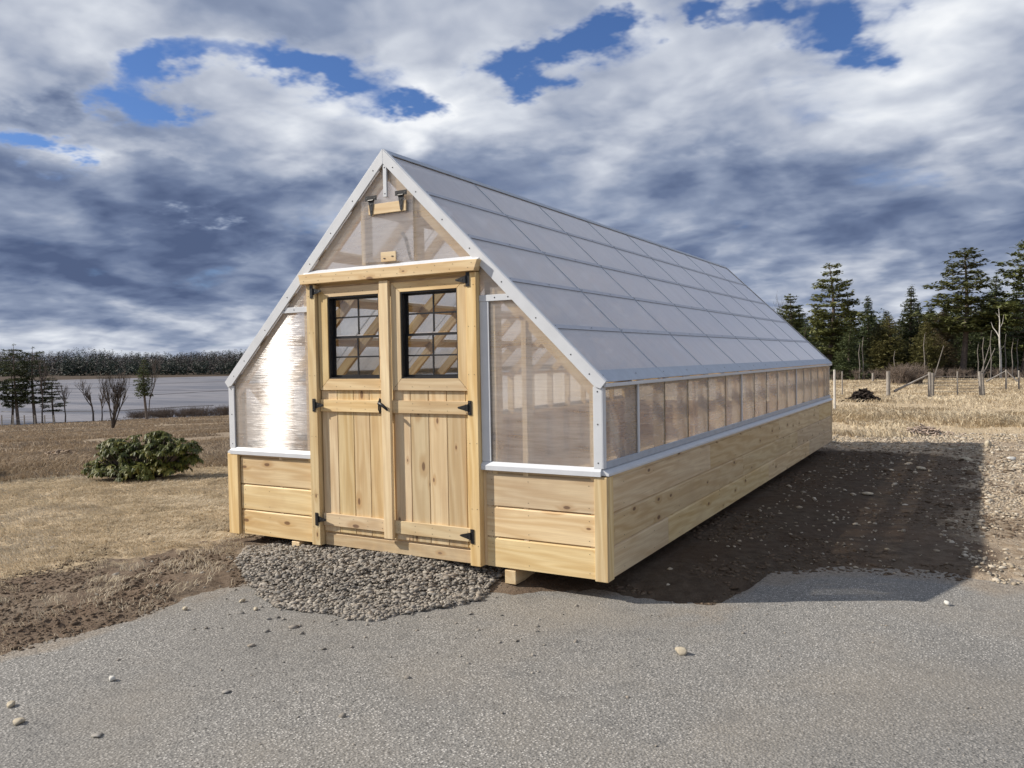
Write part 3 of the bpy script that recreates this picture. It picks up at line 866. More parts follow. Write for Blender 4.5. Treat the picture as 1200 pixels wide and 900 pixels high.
dl = door(-.708, -.004, [-.704, -.536, -.365, -.201, -.045], -.602, -.073, -.698, -.044, -.745, 1, 'left door leaf with a black sash window, carrying the latch')
dr = door(.006, .752, [.048, .203, .374, .541, .71, .750], .138, .662, .050, .748, .778, -1, 'right door leaf with a black sash window')
ast = box('astragal', -.041, .046, -.052, -.0215, .124, 2.128, WZ, dr, .003)
# latch: plate, staple and a slanting handle
la = box('latch', -.072, -.060, -.034, -.0215, 1.105, 1.215, BLK, dl, .003)
V, F = tubes([([(-.050, -.075, 1.180), (-.030, -.083, 1.182), (.000, -.085, 1.168), (.028, -.082, 1.145), (.040, -.078, 1.128)], [.010, .013, .013, .012, .006]),
              ([(-.066, -.034, 1.165), (-.058, -.06, 1.175), (-.045, -.076, 1.180)], [.007, .007, .009]),
              ([(-.066, -.036, 1.222), (-.066, -.05, 1.19), (-.066, -.05, 1.13), (-.066, -.036, 1.098)], [.004, .007, .007, .004])], 8)
o = mk('latch_handle', V - np.array([0, .0, 0]), F, BLK, smooth=True); o.parent = dl; o.location = -wloc(dl)

# screws in the metal trims and nails in the planks: small dark dots, one joined part
V = []; F = []
def dot(p, n, r=.0058):
    p = Vector(p); n = Vector(n).normalized(); a = n.orthogonal().normalized(); b_ = n.cross(a); b = len(V)
    for k in range(6): V.append(tuple(p + a * r * math.cos(k * math.pi / 3) + b_ * r * math.sin(k * math.pi / 3) + n * .001))
    V.append(tuple(p + n * .004)); F.extend([(b + k, b + (k + 1) % 6, b + 6) for k in range(6)])
fn = (0, -1, 0)
for side in (1, -1):
    for s in (.17, .47, .80, 1.13, 1.50, 1.88, 2.25, 2.44):
        x = math.cos(TH) * s - .036 * math.sin(TH); z = ZR - math.sin(TH) * s - .036 * math.cos(TH)
        dot((side * x, -.022, z), fn)
    for z in (.80, 1.06, 1.28): dot((side * 1.768, -.010, z), fn)
    for x in (.98, 1.09): dot((side * x, -.012, 1.95), fn)
    rn = Vector((side * math.sin(TH), 0, math.cos(TH)))
    for k in range(17):
        y = .04 + k * .6075
        for srow in (.2, .4, .59, .785, .978):
            s = SL * srow
            dot(Vector((side * math.cos(TH) * s, y, ZR - math.sin(TH) * s)) + rn * .0065, rn)
        dot((side * 1.794, y + .61, 1.06), (side, 0, 0), .005)
dot((.012, -.016, 3.00), fn); dot((.012, -.016, 2.80), fn)
for (a, b) in ((.90, 1.71), (-1.66, -.83)):
    for (z0, z1) in RZ:
        for x in (a + .02, a + .32, b - .02):
            for z in (z0 + .04, z1 - .05): dot((x, .004, z), fn, .003)
for x in (-.78, -.73, .775, .825):
    for z in (.15, .42, .9, 1.4, 1.75, 2.05): dot((x + random.uniform(-.006, .006), -.047, z), fn, .003)
for x in np.arange(-.8, .86, .16):
    dot((x, -.078, 2.17), fn, .003); dot((x + .03, -.078, 2.205), fn, .003)
for x0, x1 in ((-.70, -.05), (.05, .75)):
    for x in np.linspace(x0 + .03, x1 - .03, 5):
        for z in (.195, .24, 1.13, 1.18, 1.31, 2.07): dot((x, -.021, z), fn, .0028)
for y in np.arange(.3, LEN, .6075):
    for (z0, z1) in RZ:
        for z in (z0 + .04, z1 - .05): dot((HW - .008, y, z), (1, 0, 0), .0035)
sc = mk('screws', [(a[0], a[1], a[2] - GH.location.z) for a in V], F, SCREW, GH); sc['kind'] = 'stuff'

# rear wall: panels and framing seen through the glazing
prism('wall_panel', [(-1.792, .75), (1.792, .75), (1.792, below_rake(1.792)), (0, below_rake(0)), (-1.792, below_rake(1.792))], 1, LEN - .008, LEN - .001, PWALL, GH)
for x in (-1.74, -1.2, -.6, 0, .6, 1.2, 1.702):
    gstud(x, x + .038, .0, None, LEN - .10, LEN - .012)

# ------------------------------------------------------------------ places in the landscape
def spot(px, depth, dz=0.0):
    """ground point at a bearing (photo column) and a distance ahead of the camera"""
    p = CAM + depth * (CF + CR * (px - 600) / FPX)
    z = float(terrain(np.array([p[0]]), np.array([p[1]]))[0])
    return np.array([p[0], p[1], z + dz])
rng = np.random.default_rng(5)

# ------------------------------------------------------------------ water
def water():
    m, t, out = mat('tidal_flat_water')
    P = t.new('ShaderNodeNewGeometry').outputs['Position']
    n = t.noise(t.mapping(P, (.02, .10, 1), rot=(0, 0, R(-57))), 1.0, 5, .6)
    n2 = t.noise(t.mapping(P, (.25, .9, 1), rot=(0, 0, R(-57))), 1.0, 4, .6)
    c = t.mix(t.mr(n, .35, .65), (.11, .105, .11), (.30, .275, .265))
    c = t.mix(t.mr(n, .57, .63, 0, .75), c, (.08, .07, .068))
    nb = t.bump(n2, .5, .25)
    pbsdf(t, out, c, .38, spec=.5, normal=nb)
    a = np.radians(np.linspace(-100, -14, 60)); rr = np.array([100, 118, 140, 180, 240, 330, 430, 520])
    A, Q = np.meshgrid(a, rr)
    x = CAM[0] + Q * np.sin(A); y = CAM[1] + Q * np.cos(A); z = np.full_like(x, -5.35)
    i = np.arange(7)[:, None] * 60; j = np.arange(59)[None, :]
    F = np.stack([i + j, i + j + 1, i + 60 + j + 1, i + 60 + j], -1).reshape(-1, 4)
    o = mk('river', np.stack([x, y, z], -1), F, m); o['kind'] = 'structure'
    # dark mud bars left by the tide
    mm = simple('wet_mud', (.055, .048, .045), .6, 0, .4, .2, 2)
    def bar(px0, d0, px1, d1, wd, nm='mud_bar'):
        n = 24; T = np.linspace(0, 1, n)
        V = []
        for k in T:
            p = CAM + (d0 + (d1 - d0) * k) * (CF + CR * ((px0 + (px1 - px0) * k) - 600) / FPX)
            q = wd * (math.sin(math.pi * k) ** .6) * (1 + .5 * math.sin(k * 23)) + .02
            dirv = np.array([math.sin(R(-58)), math.cos(R(-58))])
            off = (vnoise(np.array([k * 6]), np.array([px0 * 1.0]), 9)[0] - .5) * 3
            V += [(p[0] + dirv[0] * (off - q), p[1] + dirv[1] * (off - q), -5.36), (p[0] + dirv[0] * off, p[1] + dirv[1] * off, -5.30 + .04), (p[0] + dirv[0] * (off + q), p[1] + dirv[1] * (off + q), -5.36)]
        F = []
        for k in range(n - 1):
            b = k * 3; F += [(b, b + 3, b + 4, b + 1), (b + 1, b + 4, b + 5, b + 2)]
        o = mk(nm, V, F, mm); o['kind'] = 'structure'
    bar(120, 122, 250, 134, 1.4); bar(0, 126, 110, 122, .6); bar(180, 190, 290, 215, 2.0); bar(150, 300, 300, 330, 3.5); bar(-60, 240, 120, 262, 1.6)
water()

# ------------------------------------------------------------------ loose stones, gravel, grass
ICO_V = None
def ico():
    global ICO_V, ICO_F
    import bmesh
    bm = bmesh.new(); bmesh.ops.create_icosphere(bm, subdivisions=1, radius=1.0)
    ICO_V = np.array([v.co[:] for v in bm.verts]); ICO_F = np.array([[v.index for v in f.verts] for f in bm.faces]); bm.free()
ico()
def scatter_stones(name, P, size, m, flat=.6, seed=1, smooth=False):
    r = np.random.default_rng(seed); n = len(P)
    size = np.asarray(size) * np.ones(n)
    sc = np.stack([r.uniform(.75, 1.35, n), r.uniform(.6, 1.0, n), r.uniform(flat * .7, flat * 1.2, n)], -1) * size[:, None]
    jit = 1 + r.uniform(-.38, .30, (n, 12))
    V = ICO_V[None] * jit[:, :, None] * sc[:, None, :]
    # random tumble: yaw then a small tilt
    yaw = r.uniform(0, 2 * np.pi, n); tl = r.normal(0, .35, n)
    c, s_ = np.cos(tl)[:, None], np.sin(tl)[:, None]
    x, y, z = V[..., 0], V[..., 1] * c - V[..., 2] * s_, V[..., 1] * s_ + V[..., 2] * c
    c, s_ = np.cos(yaw)[:, None], np.sin(yaw)[:, None]
    V = np.stack([x * c - y * s_, x * s_ + y * c, z], -1) + P[:, None, :]
    F = (ICO_F[None] + (np.arange(n) * 12)[:, None, None]).reshape(-1, 3)
    return mk(name, V.reshape(-1, 3), F, m, smooth=smooth)
def island_mat(name, cols, rough=.85, spec=.2, nscale=40, bmp=.3):
    m, t, out = mat(name)
    g = t.new('ShaderNodeNewGeometry')
    rnd = g.outputs['Random Per Island']; P = g.outputs['Position']
    c = t.ramp(rnd, [(k / max(1, len(cols) - 1), q) for k, q in enumerate(cols)])
    n = t.noise(P, nscale, 3, .6)
    c = t.mix(t.mr(n, .3, .7, 0, .35), c, tuple(q * .6 for q in cols[0]))
    pbsdf(t, out, c, rough, spec=spec, normal=t.bump(n, bmp, .004))
    return m
PEB = island_mat('gravel_stone', [(.15, .135, .115), (.36, .325, .275), (.24, .22, .195), (.48, .435, .37), (.19, .18, .165), (.40, .345, .28), (.29, .26, .225)], .75)
def in_mound(x, y, grow=0.0):
    """footprint of the gravel heap"""
    G = np.array([(-1.40, .35), (-1.52, -.12), (-1.16, -.55), (-.62, -.86), (-.12, -1.05), (.42, -1.07), (.64, -.96), (.86, -.62), (1.02, -.36), (.97, .0), (.95, .9), (-1.2, .9)])
    ins = np.zeros(len(x), bool); j = len(G) - 1
    wob = (fbm(x * 3, y * 3, 3, 77) - .5) * .25
    xx = x + wob; yy = y - wob
    for i in range(len(G)):
        xi, yi = G[i]; xj, yj = G[j]
        ins ^= ((yi > yy) != (yj > yy)) & (xx < (xj - xi) * (yy - yi) / (yj - yi + 1e-12) + xi)
        j = i
    return ins
def top(x, y):
    z = terrain(x, y)
    sdv = asph_sd(x, y)
    za = ASPH_Z + (fbm(x * .5, y * .5, 3, 5) - .5) * .02 * (np.hypot(x - 2, y + 1) < 7)
    return np.where(sdv < .3, np.maximum(z, za), z)
x = rng.uniform(-1.7, 1.4, 40000); y = rng.uniform(-1.25, .9, 40000)
k = in_mound(x, y) & (rng.uniform(0, 1, 40000) < np.where(y > .25, .35, 1)); x = x[k]; y = y[k]
z = top(x, y); g = np.exp(-(((x + .0) / 1.2) ** 2 + ((y + .15) / .85) ** 2) ** 2)
z = z + rng.uniform(-.002, .030, len(x)) * (.25 + g)
sz = rng.gamma(3.2, .0032, len(x)) + .0045
o = scatter_stones('gravel', np.stack([x, y, z], -1), np.clip(sz, .006, .032), PEB, .5, 2); o['kind'] = 'stuff'
# strays round the heap and grit washed over the tarmac rim
x = rng.normal(-.1, 1.3, 900); y = rng.normal(-.75, .55, 900); k = (y > -2.6) & (~in_mound(x, y)); x = x[k][:170]; y = y[k][:170]
o = scatter_stones('stray_gravel', np.stack([x, y, top(x, y) + .003], -1), rng.gamma(3, .0028, len(x)) + .003, PEB, .5, 3); o['kind'] = 'stuff'
x = rng.uniform(-1.5, 7, 5200); y = rng.uniform(-5, 1.4, 5200); k = (asph_sd(x, y) < -.02) & (fbm(x * .9, y * .9, 3, 5) > .54) & ~in_mound(x, y); x, y = x[k], y[k]
o = scatter_stones('road_grit', np.stack([x, y, top(x, y) + .001], -1), np.clip(rng.gamma(1.5, .0016, len(x)) + .0015, 0, .011), PEB, .5, 9); o['kind'] = 'stuff'
# stony fill to the right and behind the greenhouse
STN = island_mat('fill_stone', [(.34, .28, .20), (.52, .45, .35), (.40, .32, .23), (.62, .56, .46), (.28, .24, .19), (.46, .38, .28)], .9, .15)
n = 70000; dd = 4.5 + rng.uniform(0, 1, n) ** .8 * 14.5; azz = np.radians(rng.uniform(-24, 6, n))
x = CAM[0] + dd * np.sin(azz); y = CAM[1] + dd * np.cos(azz)
patch = fbm(x * .9, y * .9, 4, 91)
k = (x > 1.5) & (asph_sd(x, y) > .12) & (rng.uniform(0, 1, n) < (sstep(.30, .62, patch) + .15) * np.where((x > 3.9 + (patch - .5) * 2) | (y > 9.9), 1, .045)) & ((x > 1.95) | (y > 9.9))
x, y, dd = x[k], y[k], dd[k]
sz = (rng.gamma(2.2, .0042, len(x)) + .003) * (.8 + dd * .035)
o = scatter_stones('stony_fill', np.stack([x, y, top(x, y) + sz * .15], -1), np.clip(sz, .004, .06), STN, .5, 4); o['kind'] = 'stuff'
# clods and crumbs on the bare strips
CLD = island_mat('soil_clod', [(.10, .072, .05), (.17, .125, .088), (.13, .095, .07), (.20, .155, .11)], .95, .05)
n = 34000; x = rng.uniform(-3.4, -.4, n); y = rng.uniform(-4.0, 1.5, n)
k = (asph_sd(x, y) > .02) & (x > -2.6 - .3 * rng.normal(size=n)) & (~in_mound(x, y)) & (fbm(x * 2, y * 2, 3, 17) > .42); x, y = x[k], y[k]
o = scatter_stones('soil_clods', np.stack([x, y, top(x, y)], -1), rng.gamma(2, .0030, len(x)) + .003, CLD, .5, 5); o['kind'] = 'stuff'
n = 22000; dd = 4.8 + rng.uniform(0, 1, n) * 11; azz = np.radians(rng.uniform(-24, 6, n))
x = CAM[0] + dd * np.sin(azz); y = CAM[1] + dd * np.cos(azz); k = (x > 1.4) & (asph_sd(x, y) > .05) & (fbm(x * 1.1, y * 1.1, 3, 19) > .45); x, y = x[k], y[k]
o = scatter_stones('soil_clods', np.stack([x, y, top(x, y)], -1), rng.gamma(2, .0055, len(x)) + .004, CLD, .35, 6); o['kind'] = 'stuff'

def blades(name, P, h, wd, lean, m, seed=1, spread=.5):
    """one bent triangle pair per blade"""
    r = np.random.default_rng(seed); n = len(P)
    h = np.asarray(h) * np.ones(n) * r.uniform(.6, 1.3, n); wd = np.asarray(wd) * np.ones(n)
    th = r.uniform(0, 2 * np.pi, n); side = np.stack([np.cos(th), np.sin(th), np.zeros(n)], -1) * wd[:, None]
    l = np.asarray(lean)
    if l.ndim == 1: l = np.tile(l, (n, 1))
    ln = np.concatenate([l + r.normal(0, spread, (n, 2)), np.zeros((n, 1))], 1)
    up = np.array([0, 0, 1.0])
    mid = P + (up * .62 + ln * .35) * h[:, None]
    tip = P + (up * .80 + ln * 1.15) * h[:, None]
    V = np.stack([P - side, P + side, mid + side * .8, mid - side * .8, tip], 1).reshape(-1, 3)
    b = (np.arange(n) * 5)[:, None]
    F = np.concatenate([b + np.array([[0, 1, 2]]), b + np.array([[0, 2, 3]]), b + np.array([[3, 2, 4]])])
    o = mk(name, V, F, m); o['kind'] = 'stuff'; return o
def straw_mat(name, cols):
    m, t, out = mat(name)
    g = t.new('ShaderNodeNewGeometry'); P = g.outputs['Position']
    c = t.ramp(g.outputs['Random Per Island'], [(k / max(1, len(cols) - 1), q) for k, q in enumerate(cols)])
    n = t.noise(P, .9, 4, .6); n2 = t.noise(P, .13, 3, .6)
    c = t.mix(t.mr(n, .42, .68, 0, .5), c, tuple(q * .75 for q in cols[0]))
    c = t.mix(t.mr(n2, .45, .62, 0, .45), c, tuple(q * .85 for q in cols[-1]))
    p = pbsdf(t, None, c, .8, spec=.15)
    tl = t.new('ShaderNodeBsdfTranslucent'); t.put(tl.inputs[0], c)
    mx = t.new('ShaderNodeMixShader'); mx.inputs[0].default_value = .25
    t.l.new(p.outputs[0], mx.inputs[1]); t.l.new(tl.outputs[0], mx.inputs[2]); t.l.new(mx.outputs[0], out.inputs[0])
    return m
LAWN = straw_mat('dead_lawn', [(.50, .42, .30), (.80, .70, .54), (.64, .55, .41), (.40, .335, .24), (.74, .64, .48)])
RANK = straw_mat('rank_straw', [(.58, .48, .33), (.82, .72, .53), (.47, .38, .26), (.74, .63, .45), (.40, .325, .23)])
FIELD = straw_mat('field_stubble', [(.33, .25, .175), (.46, .37, .26), (.27, .205, .145), (.39, .305, .215)])
# lawn left of the greenhouse
n = 330000
dd = 4.2 + rng.uniform(0, 1, n) ** .75 * 12.5; azz = np.radians(rng.uniform(-66, -33, n))
x = CAM[0] + dd * np.sin(azz); y = CAM[1] + dd * np.cos(azz)
nn = fbm(x * 1.3, y * 1.3, 4, 61) - .5
edge = -1.95 - .14 * np.clip(-y, 0, 3) - x + nn * 1.1
clump = fbm(x * 6, y * 6, 3, 23)
k = (rng.uniform(0, 1, n) < np.where(edge > 0, .35 + .9 * sstep(.35, .6, clump), .55 * sstep(.42, .62, clump) * np.exp(edge * .9))) & (asph_sd(x, y) > .04) & ~((np.abs(x) < 1.85) & (y > -.05) & (y < 9.85)) & ~in_mound(x, y)
x, y, dd = x[k], y[k], dd[k]
ang = fbm(x * .8, y * .8, 3, 29) * 9
lean = np.stack([np.cos(ang) * .8 + .3, np.sin(ang) * .8], -1)
blades('lawn_grass', np.stack([x, y, top(x, y) - .004], -1), .030 + .022 * vnoise(x * 2.3, y * 2.3, 3), .0012 + dd * .00022, lean, LAWN, 3, .5)
# field beyond it
n = 120000
dd = 13.5 * (115 / 13.5) ** rng.uniform(0, 1, n); azz = np.radians(rng.uniform(-66, -40, n))
x = CAM[0] + dd * np.sin(azz); y = CAM[1] + dd * np.cos(azz)
k = (fbm(x * .35, y * .35, 4, 71) > .40) & (dd < 113 + 6 * vnoise(x * .2, y * .2, 8)); x, y, dd = x[k], y[k], dd[k]
ang = fbm(x * .3, y * .3, 3, 29) * 9
blades('field_grass', np.stack([x, y, top(x, y) - .01], -1), .07 + .10 * vnoise(x * .5, y * .5, 4) + dd * .0006, .002 + dd * .00045, np.stack([np.cos(ang) * .6, np.sin(ang) * .6], -1), FIELD, 4, .5)
# rank yellow grass behind the greenhouse
n = 230000
dd = 16.5 + rng.uniform(0, 1, n) ** 1.2 * 66; azz = np.radians(rng.uniform(-26, 6, n))
x = CAM[0] + dd * np.sin(azz); y = CAM[1] + dd * np.cos(azz)
cl = fbm(x * .8, y * .8, 4, 37); band = np.exp(-((dd - 22 - 3 * (vnoise(x * .1, y * .1, 2) - .5)) / 4.0) ** 2)
band2 = sstep(29, 34, dd) * .55
k = (rng.uniform(0, 1, n) < (.10 + band * 1.2 + band2) * sstep(.36, .55, cl) + .05) & (dd > 16.8 + 2.5 * vnoise(x * .8, y * .8, 5)); x, y, dd, cl, band = x[k], y[k], dd[k], cl[k], band[k]
ang = fbm(x * .5, y * .5, 3, 43) * 8
blades('rank_grass', np.stack([x, y, top(x, y) - .01], -1), .07 + .19 * band * sstep(.42, .62, cl) + .10 * (dd > 30) * vnoise(x * .4, y * .4, 6), .0025 + dd * .00042, np.stack([np.cos(ang) * .7 + .25, np.sin(ang) * .7], -1), RANK, 5, .45)

# single stones one can point to
LIM = simple('pale_stone', (.46, .40, .30), .85, 0, .2, .25, 30, .5); WHT = simple('white_stone', (.60, .58, .53), .8, 0, .2, .1, 30, .4); GRS = simple('grey_stone', (.30, .28, .25), .8, 0, .2, .3, 30, .5)
def stone(x, y, r, m, label, seed, flat=.6, ang=True, group=None):
    q = np.random.default_rng(seed)
    import bmesh
    bm = bmesh.new(); bmesh.ops.create_icosphere(bm, subdivisions=3 if not ang else 2, radius=1.0)
    V = np.array([v.co[:] for v in bm.verts]); F = np.array([[v.index for v in f.verts] for f in bm.faces]); bm.free()
    for k in range(11):    # knock flat facets off
        d = q.normal(size=3); d /= np.linalg.norm(d); h = q.uniform(.50, .78)
        over = np.maximum(V @ d - h, 0); V = V - over[:, None] * d
    V = V * np.array([r, r * q.uniform(.65, .85), r * flat]); a = q.uniform(0, 6.28)
    V = np.stack([V[:, 0] * math.cos(a) - V[:, 1] * math.sin(a), V[:, 0] * math.sin(a) + V[:, 1] * math.cos(a), V[:, 2]], -1)
    z = float(top(np.array([x]), np.array([y]))[0])
    o = mk('stone', V, F, m, loc=(x, y, z + r * flat * .62)); return tag(o, label, 'stone', group)
stone(2.549, -.68, .043, LIM, 'angular tan stone lying alone on the asphalt in front of the greenhouse corner', 1, .65)
stone(3.80, .93, .030, WHT, 'small white stone on the asphalt just outside the shadow', 2, .75)
stone(-.103, -2.83, .030, LIM, 'pale flat stone near the left end of the asphalt, upper of two', 3, .55)
stone(.12, -2.92, .036, LIM, 'pale oval stone near the left end of the asphalt, lower of two', 4, .5)
stone(.042, -2.40, .027, WHT, 'whitish stone on the asphalt, left and below the bare soil strip', 5, .6)
stone(.566, -2.82, .033, GRS, 'flat grey stone chip on the asphalt in the lower left', 6, .3)
stone(.703, -2.22, .028, GRS, 'thin grey stone chip on the asphalt below the gravel heap', 7, .3)
stone(-.628, -1.43, .026, LIM, 'pale stone at the asphalt edge beside the bare soil strip', 8, .6)
stone(-.43, -1.12, .028, LIM, 'light stone on the asphalt just left of the gravel heap', 9, .5)
stone(-.21, -1.20, .026, LIM, 'light stone below the lower left rim of the gravel heap', 10, .45)
stone(.02, -1.30, .022, GRS, 'little grey stone at the foot of the gravel heap', 11, .5)
stone(4.17, 11.3, .10, LIM, 'blocky pale rock with a dark side on the stony fill right of the shadow', 12, .8)
for k, (x_, y_, r_) in enumerate([(4.45, 9.3, .10), (3.85, 9.0, .11), (4.9, 8.3, .09), (3.3, 7.6, .09), (2.9, 5.0, .08)]):
    stone(x_, y_, r_, [WHT, LIM, WHT, LIM, LIM][k], ['flat white rock on the sunlit fill beyond the shadow corner', 'broad pale rock half in the far edge of the shadow', 'chalky rock on the sunlit fill at the right edge', 'pale rock inside the far part of the greenhouse shadow', 'dusty rock in the middle of the greenhouse shadow'][k], 20 + k, .35)

# ------------------------------------------------------------------ vegetation builders
def leaf_mat(name, cols, trans=.25, rough=.6, spec=.3, nscale=.5):
    m, t, out = mat(name)
    g = t.new('ShaderNodeNewGeometry'); rnd = g.outputs['Random Per Island']; orn = t.new('ShaderNodeObjectInfo').outputs['Random']
    P = t.new('ShaderNodeTexCoord').outputs['Object']
    c = t.ramp(t.math('ADD', t.math('MULTIPLY', rnd, .6), t.math('MULTIPLY', t.mr(t.noise(P, nscale, 3, .6), .35, .65), .4)), [(k / max(1, len(cols) - 1), q) for k, q in enumerate(cols)])
    hs = t.new('ShaderNodeHueSaturation'); t.put(hs.inputs['Value'], t.mr(orn, 0, 1, .85, 1.4)); t.put(hs.inputs['Hue'], t.mr(t.math('FRACT', t.math('MULTIPLY', orn, 5.3)), 0, 1, .485, .51)); t.put(hs.inputs['Color'], c)
    c = hs.outputs[0]
    p = pbsdf(t, None, c, rough, spec=spec)
    tl = t.new('ShaderNodeBsdfTranslucent'); t.put(tl.inputs[0], c)
    mx = t.new('ShaderNodeMixShader'); mx.inputs[0].default_value = trans
    t.l.new(p.outputs[0], mx.inputs[1]); t.l.new(tl.outputs[0], mx.inputs[2]); t.l.new(mx.outputs[0], out.inputs[0])
    return m
PINE = leaf_mat('pine_needles', [(.058, .070, .024), (.105, .120, .040), (.155, .165, .058)])
SPRUCE = leaf_mat('spruce_needles', [(.034, .048, .022), (.064, .080, .031), (.10, .112, .044)])
CEDAR = leaf_mat('cedar_foliage', [(.080, .082, .026), (.125, .12, .040), (.18, .16, .060)])
OLIVE = leaf_mat('larch_twigs', [(.10, .085, .045), (.17, .14, .075), (.22, .18, .10)])
BARK = simple('grey_bark', (.16, .13, .11), .9, 0, .1, .35, 6, .6)
DBARK = simple('dark_bark', (.075, .062, .052), .9, 0, .1, .35, 6, .6)
BIRCH = simple('birch_bark', (.62, .59, .54), .7, 0, .2, .2, 5, .4)
DEADW = simple('weathered_wood', (.30, .275, .245), .85, 0, .15, .25, 8, .4)
TWIG = simple('twig_bark', (.13, .108, .095), .9, 0, .1, .25, 6)

def clumps(centres, size, r, flat=.45, per=3):
    """needle sprays: several thin triangles round each centre"""
    n = len(centres); size = np.asarray(size) * np.ones(n)
    C = np.repeat(centres, per, 0); sz = np.repeat(size, per)
    a = r.normal(size=(n * per, 3)); a[:, 2] *= flat; a /= np.linalg.norm(a, axis=1)[:, None] + 1e-9
    b = r.normal(size=(n * per, 3)); b[:, 2] *= flat; b -= (b * a).sum(1)[:, None] * a; b /= np.linalg.norm(b, axis=1)[:, None] + 1e-9
    j = C + r.normal(size=C.shape) * sz[:, None] * np.array([.5, .5, .5 * flat])
    V = np.stack([j - a * sz[:, None] * .7, j + a * sz[:, None] * .7 + b * sz[:, None] * .12, j + b * sz[:, None] * .55], 1).reshape(-1, 3)
    F = np.arange(len(V)).reshape(-1, 3)
    return V, F
def conifer(seed, h, rad, kind):
    """returns (trunk verts, faces), (crown verts, faces) with the base at the origin"""
    r = np.random.default_rng(seed)
    paths = []; C = []; SZ = []
    nz = 9
    bend = r.normal(0, .018 if kind != 'pine' else .03, 2) * h
    def axis_pt(t): return np.array([bend[0] * math.sin(t * 3.0), bend[1] * math.sin(t * 2.2), h * t])
    tr = [axis_pt(t) for t in np.linspace(0, 1, nz)]
    rb = h * .014 + .05
    paths.append((tr, [rb * (1 - t) ** .8 + .015 for t in np.linspace(0, 1, nz)]))
    if kind == 'pine': bare, tiers, fsz = .22, 21, .36
    elif kind == 'tallpine': bare, tiers, fsz = .36, 17, .36
    elif kind == 'bank': bare, tiers, fsz = .30, 13, .30
    elif kind == 'spruce': bare, tiers, fsz = .04, 36, .27
    elif kind == 'cedar': bare, tiers, fsz = .02, 40, .20
    elif kind == 'thin': bare, tiers, fsz = .40, 18, .24
    else: bare, tiers, fsz = .05, 26, .26
    for i in range(tiers):
        t = bare + (1 - bare) * ((i + r.uniform(-.3, .3)) / tiers)
        t = min(.985, max(.02, t)); u = max(0.0, (t - bare) / (1 - bare))
        if kind in ('pine', 'tallpine', 'bank'):
            prof = rad * (1.0 - .80 * u ** 1.2) * r.uniform(.60, 1.15) * (1 if u > .12 else .75); nb = r.integers(4, 7)
        elif kind == 'cedar': prof = rad * min(1, (1 - u) * 1.7) ** .8 * r.uniform(.75, 1.05); nb = 7
        else: prof = rad * (1 - u) ** .72 * r.uniform(.65, 1.1); nb = r.integers(5, 8)
        a0 = r.uniform(0, 6.28)
        for b in range(nb):
            if r.uniform() < .12: continue
            a = a0 + b * 6.283 / nb + r.normal(0, .25); L = prof * r.uniform(.6, 1.12) + .12
            if kind in ('pine', 'tallpine', 'bank') and r.uniform() < .10: L *= 1.35
            dirv = np.array([math.cos(a), math.sin(a), 0])
            rise = {'pine': .10, 'tallpine': .05, 'spruce': -.28, 'cedar': .35, 'thin': -.1}.get(kind, -.1) + r.normal(0, .07)
            p0 = axis_pt(t); n_ = 5
            pts = [p0 + dirv * L * q + np.array([0, 0, L * (rise * q + .16 * q * q * (1 if kind != 'cedar' else .3))]) for q in np.linspace(0, 1, n_)]
            if kind != 'cedar' and kind != 'thick': paths.append((pts, [max(.010, .014 * L * (1 - q * .85) + .006) for q in np.linspace(0, 1, n_)]))
            m_ = int(max(4, L * (14 if kind == 'bank' else 15 if kind in ('pine', 'tallpine', 'bank') else 15)))
            start = .32 if kind in ('pine', 'tallpine', 'bank') else .10
            q = start + (1 - start) * r.uniform(0, 1, m_) ** .8
            base = np.array([np.interp(q, np.linspace(0, 1, n_), [p[k] for p in pts]) for k in range(3)]).T
            perp = np.array([-dirv[1], dirv[0], 0]); wdt = L * .26 * np.sin(np.pi * np.clip(q * .85 + .1, 0, 1))
            base = base + perp[None] * (r.normal(0, 1, m_) * wdt)[:, None] + np.array([0, 0, 1]) * (r.normal(.02, .05 if kind in ('pine', 'tallpine', 'bank') else .09, m_) * min(L, 1.5))[:, None]
            C.append(base); SZ.append(np.full(m_, fsz) * r.uniform(.7, 1.25, m_) * (1 - .35 * u))
    C.append(np.array([axis_pt(1.0) + r.normal(0, .06, 3) for _ in range(6)])); SZ.append(np.full(6, fsz * .6))
    cv, cf = clumps(np.concatenate(C), np.concatenate(SZ) * (h / 12) ** .5, r, .35 if kind in ('pine', 'tallpine', 'bank') else .55, 3)
    return tubes(paths, 5), (cv, cf)
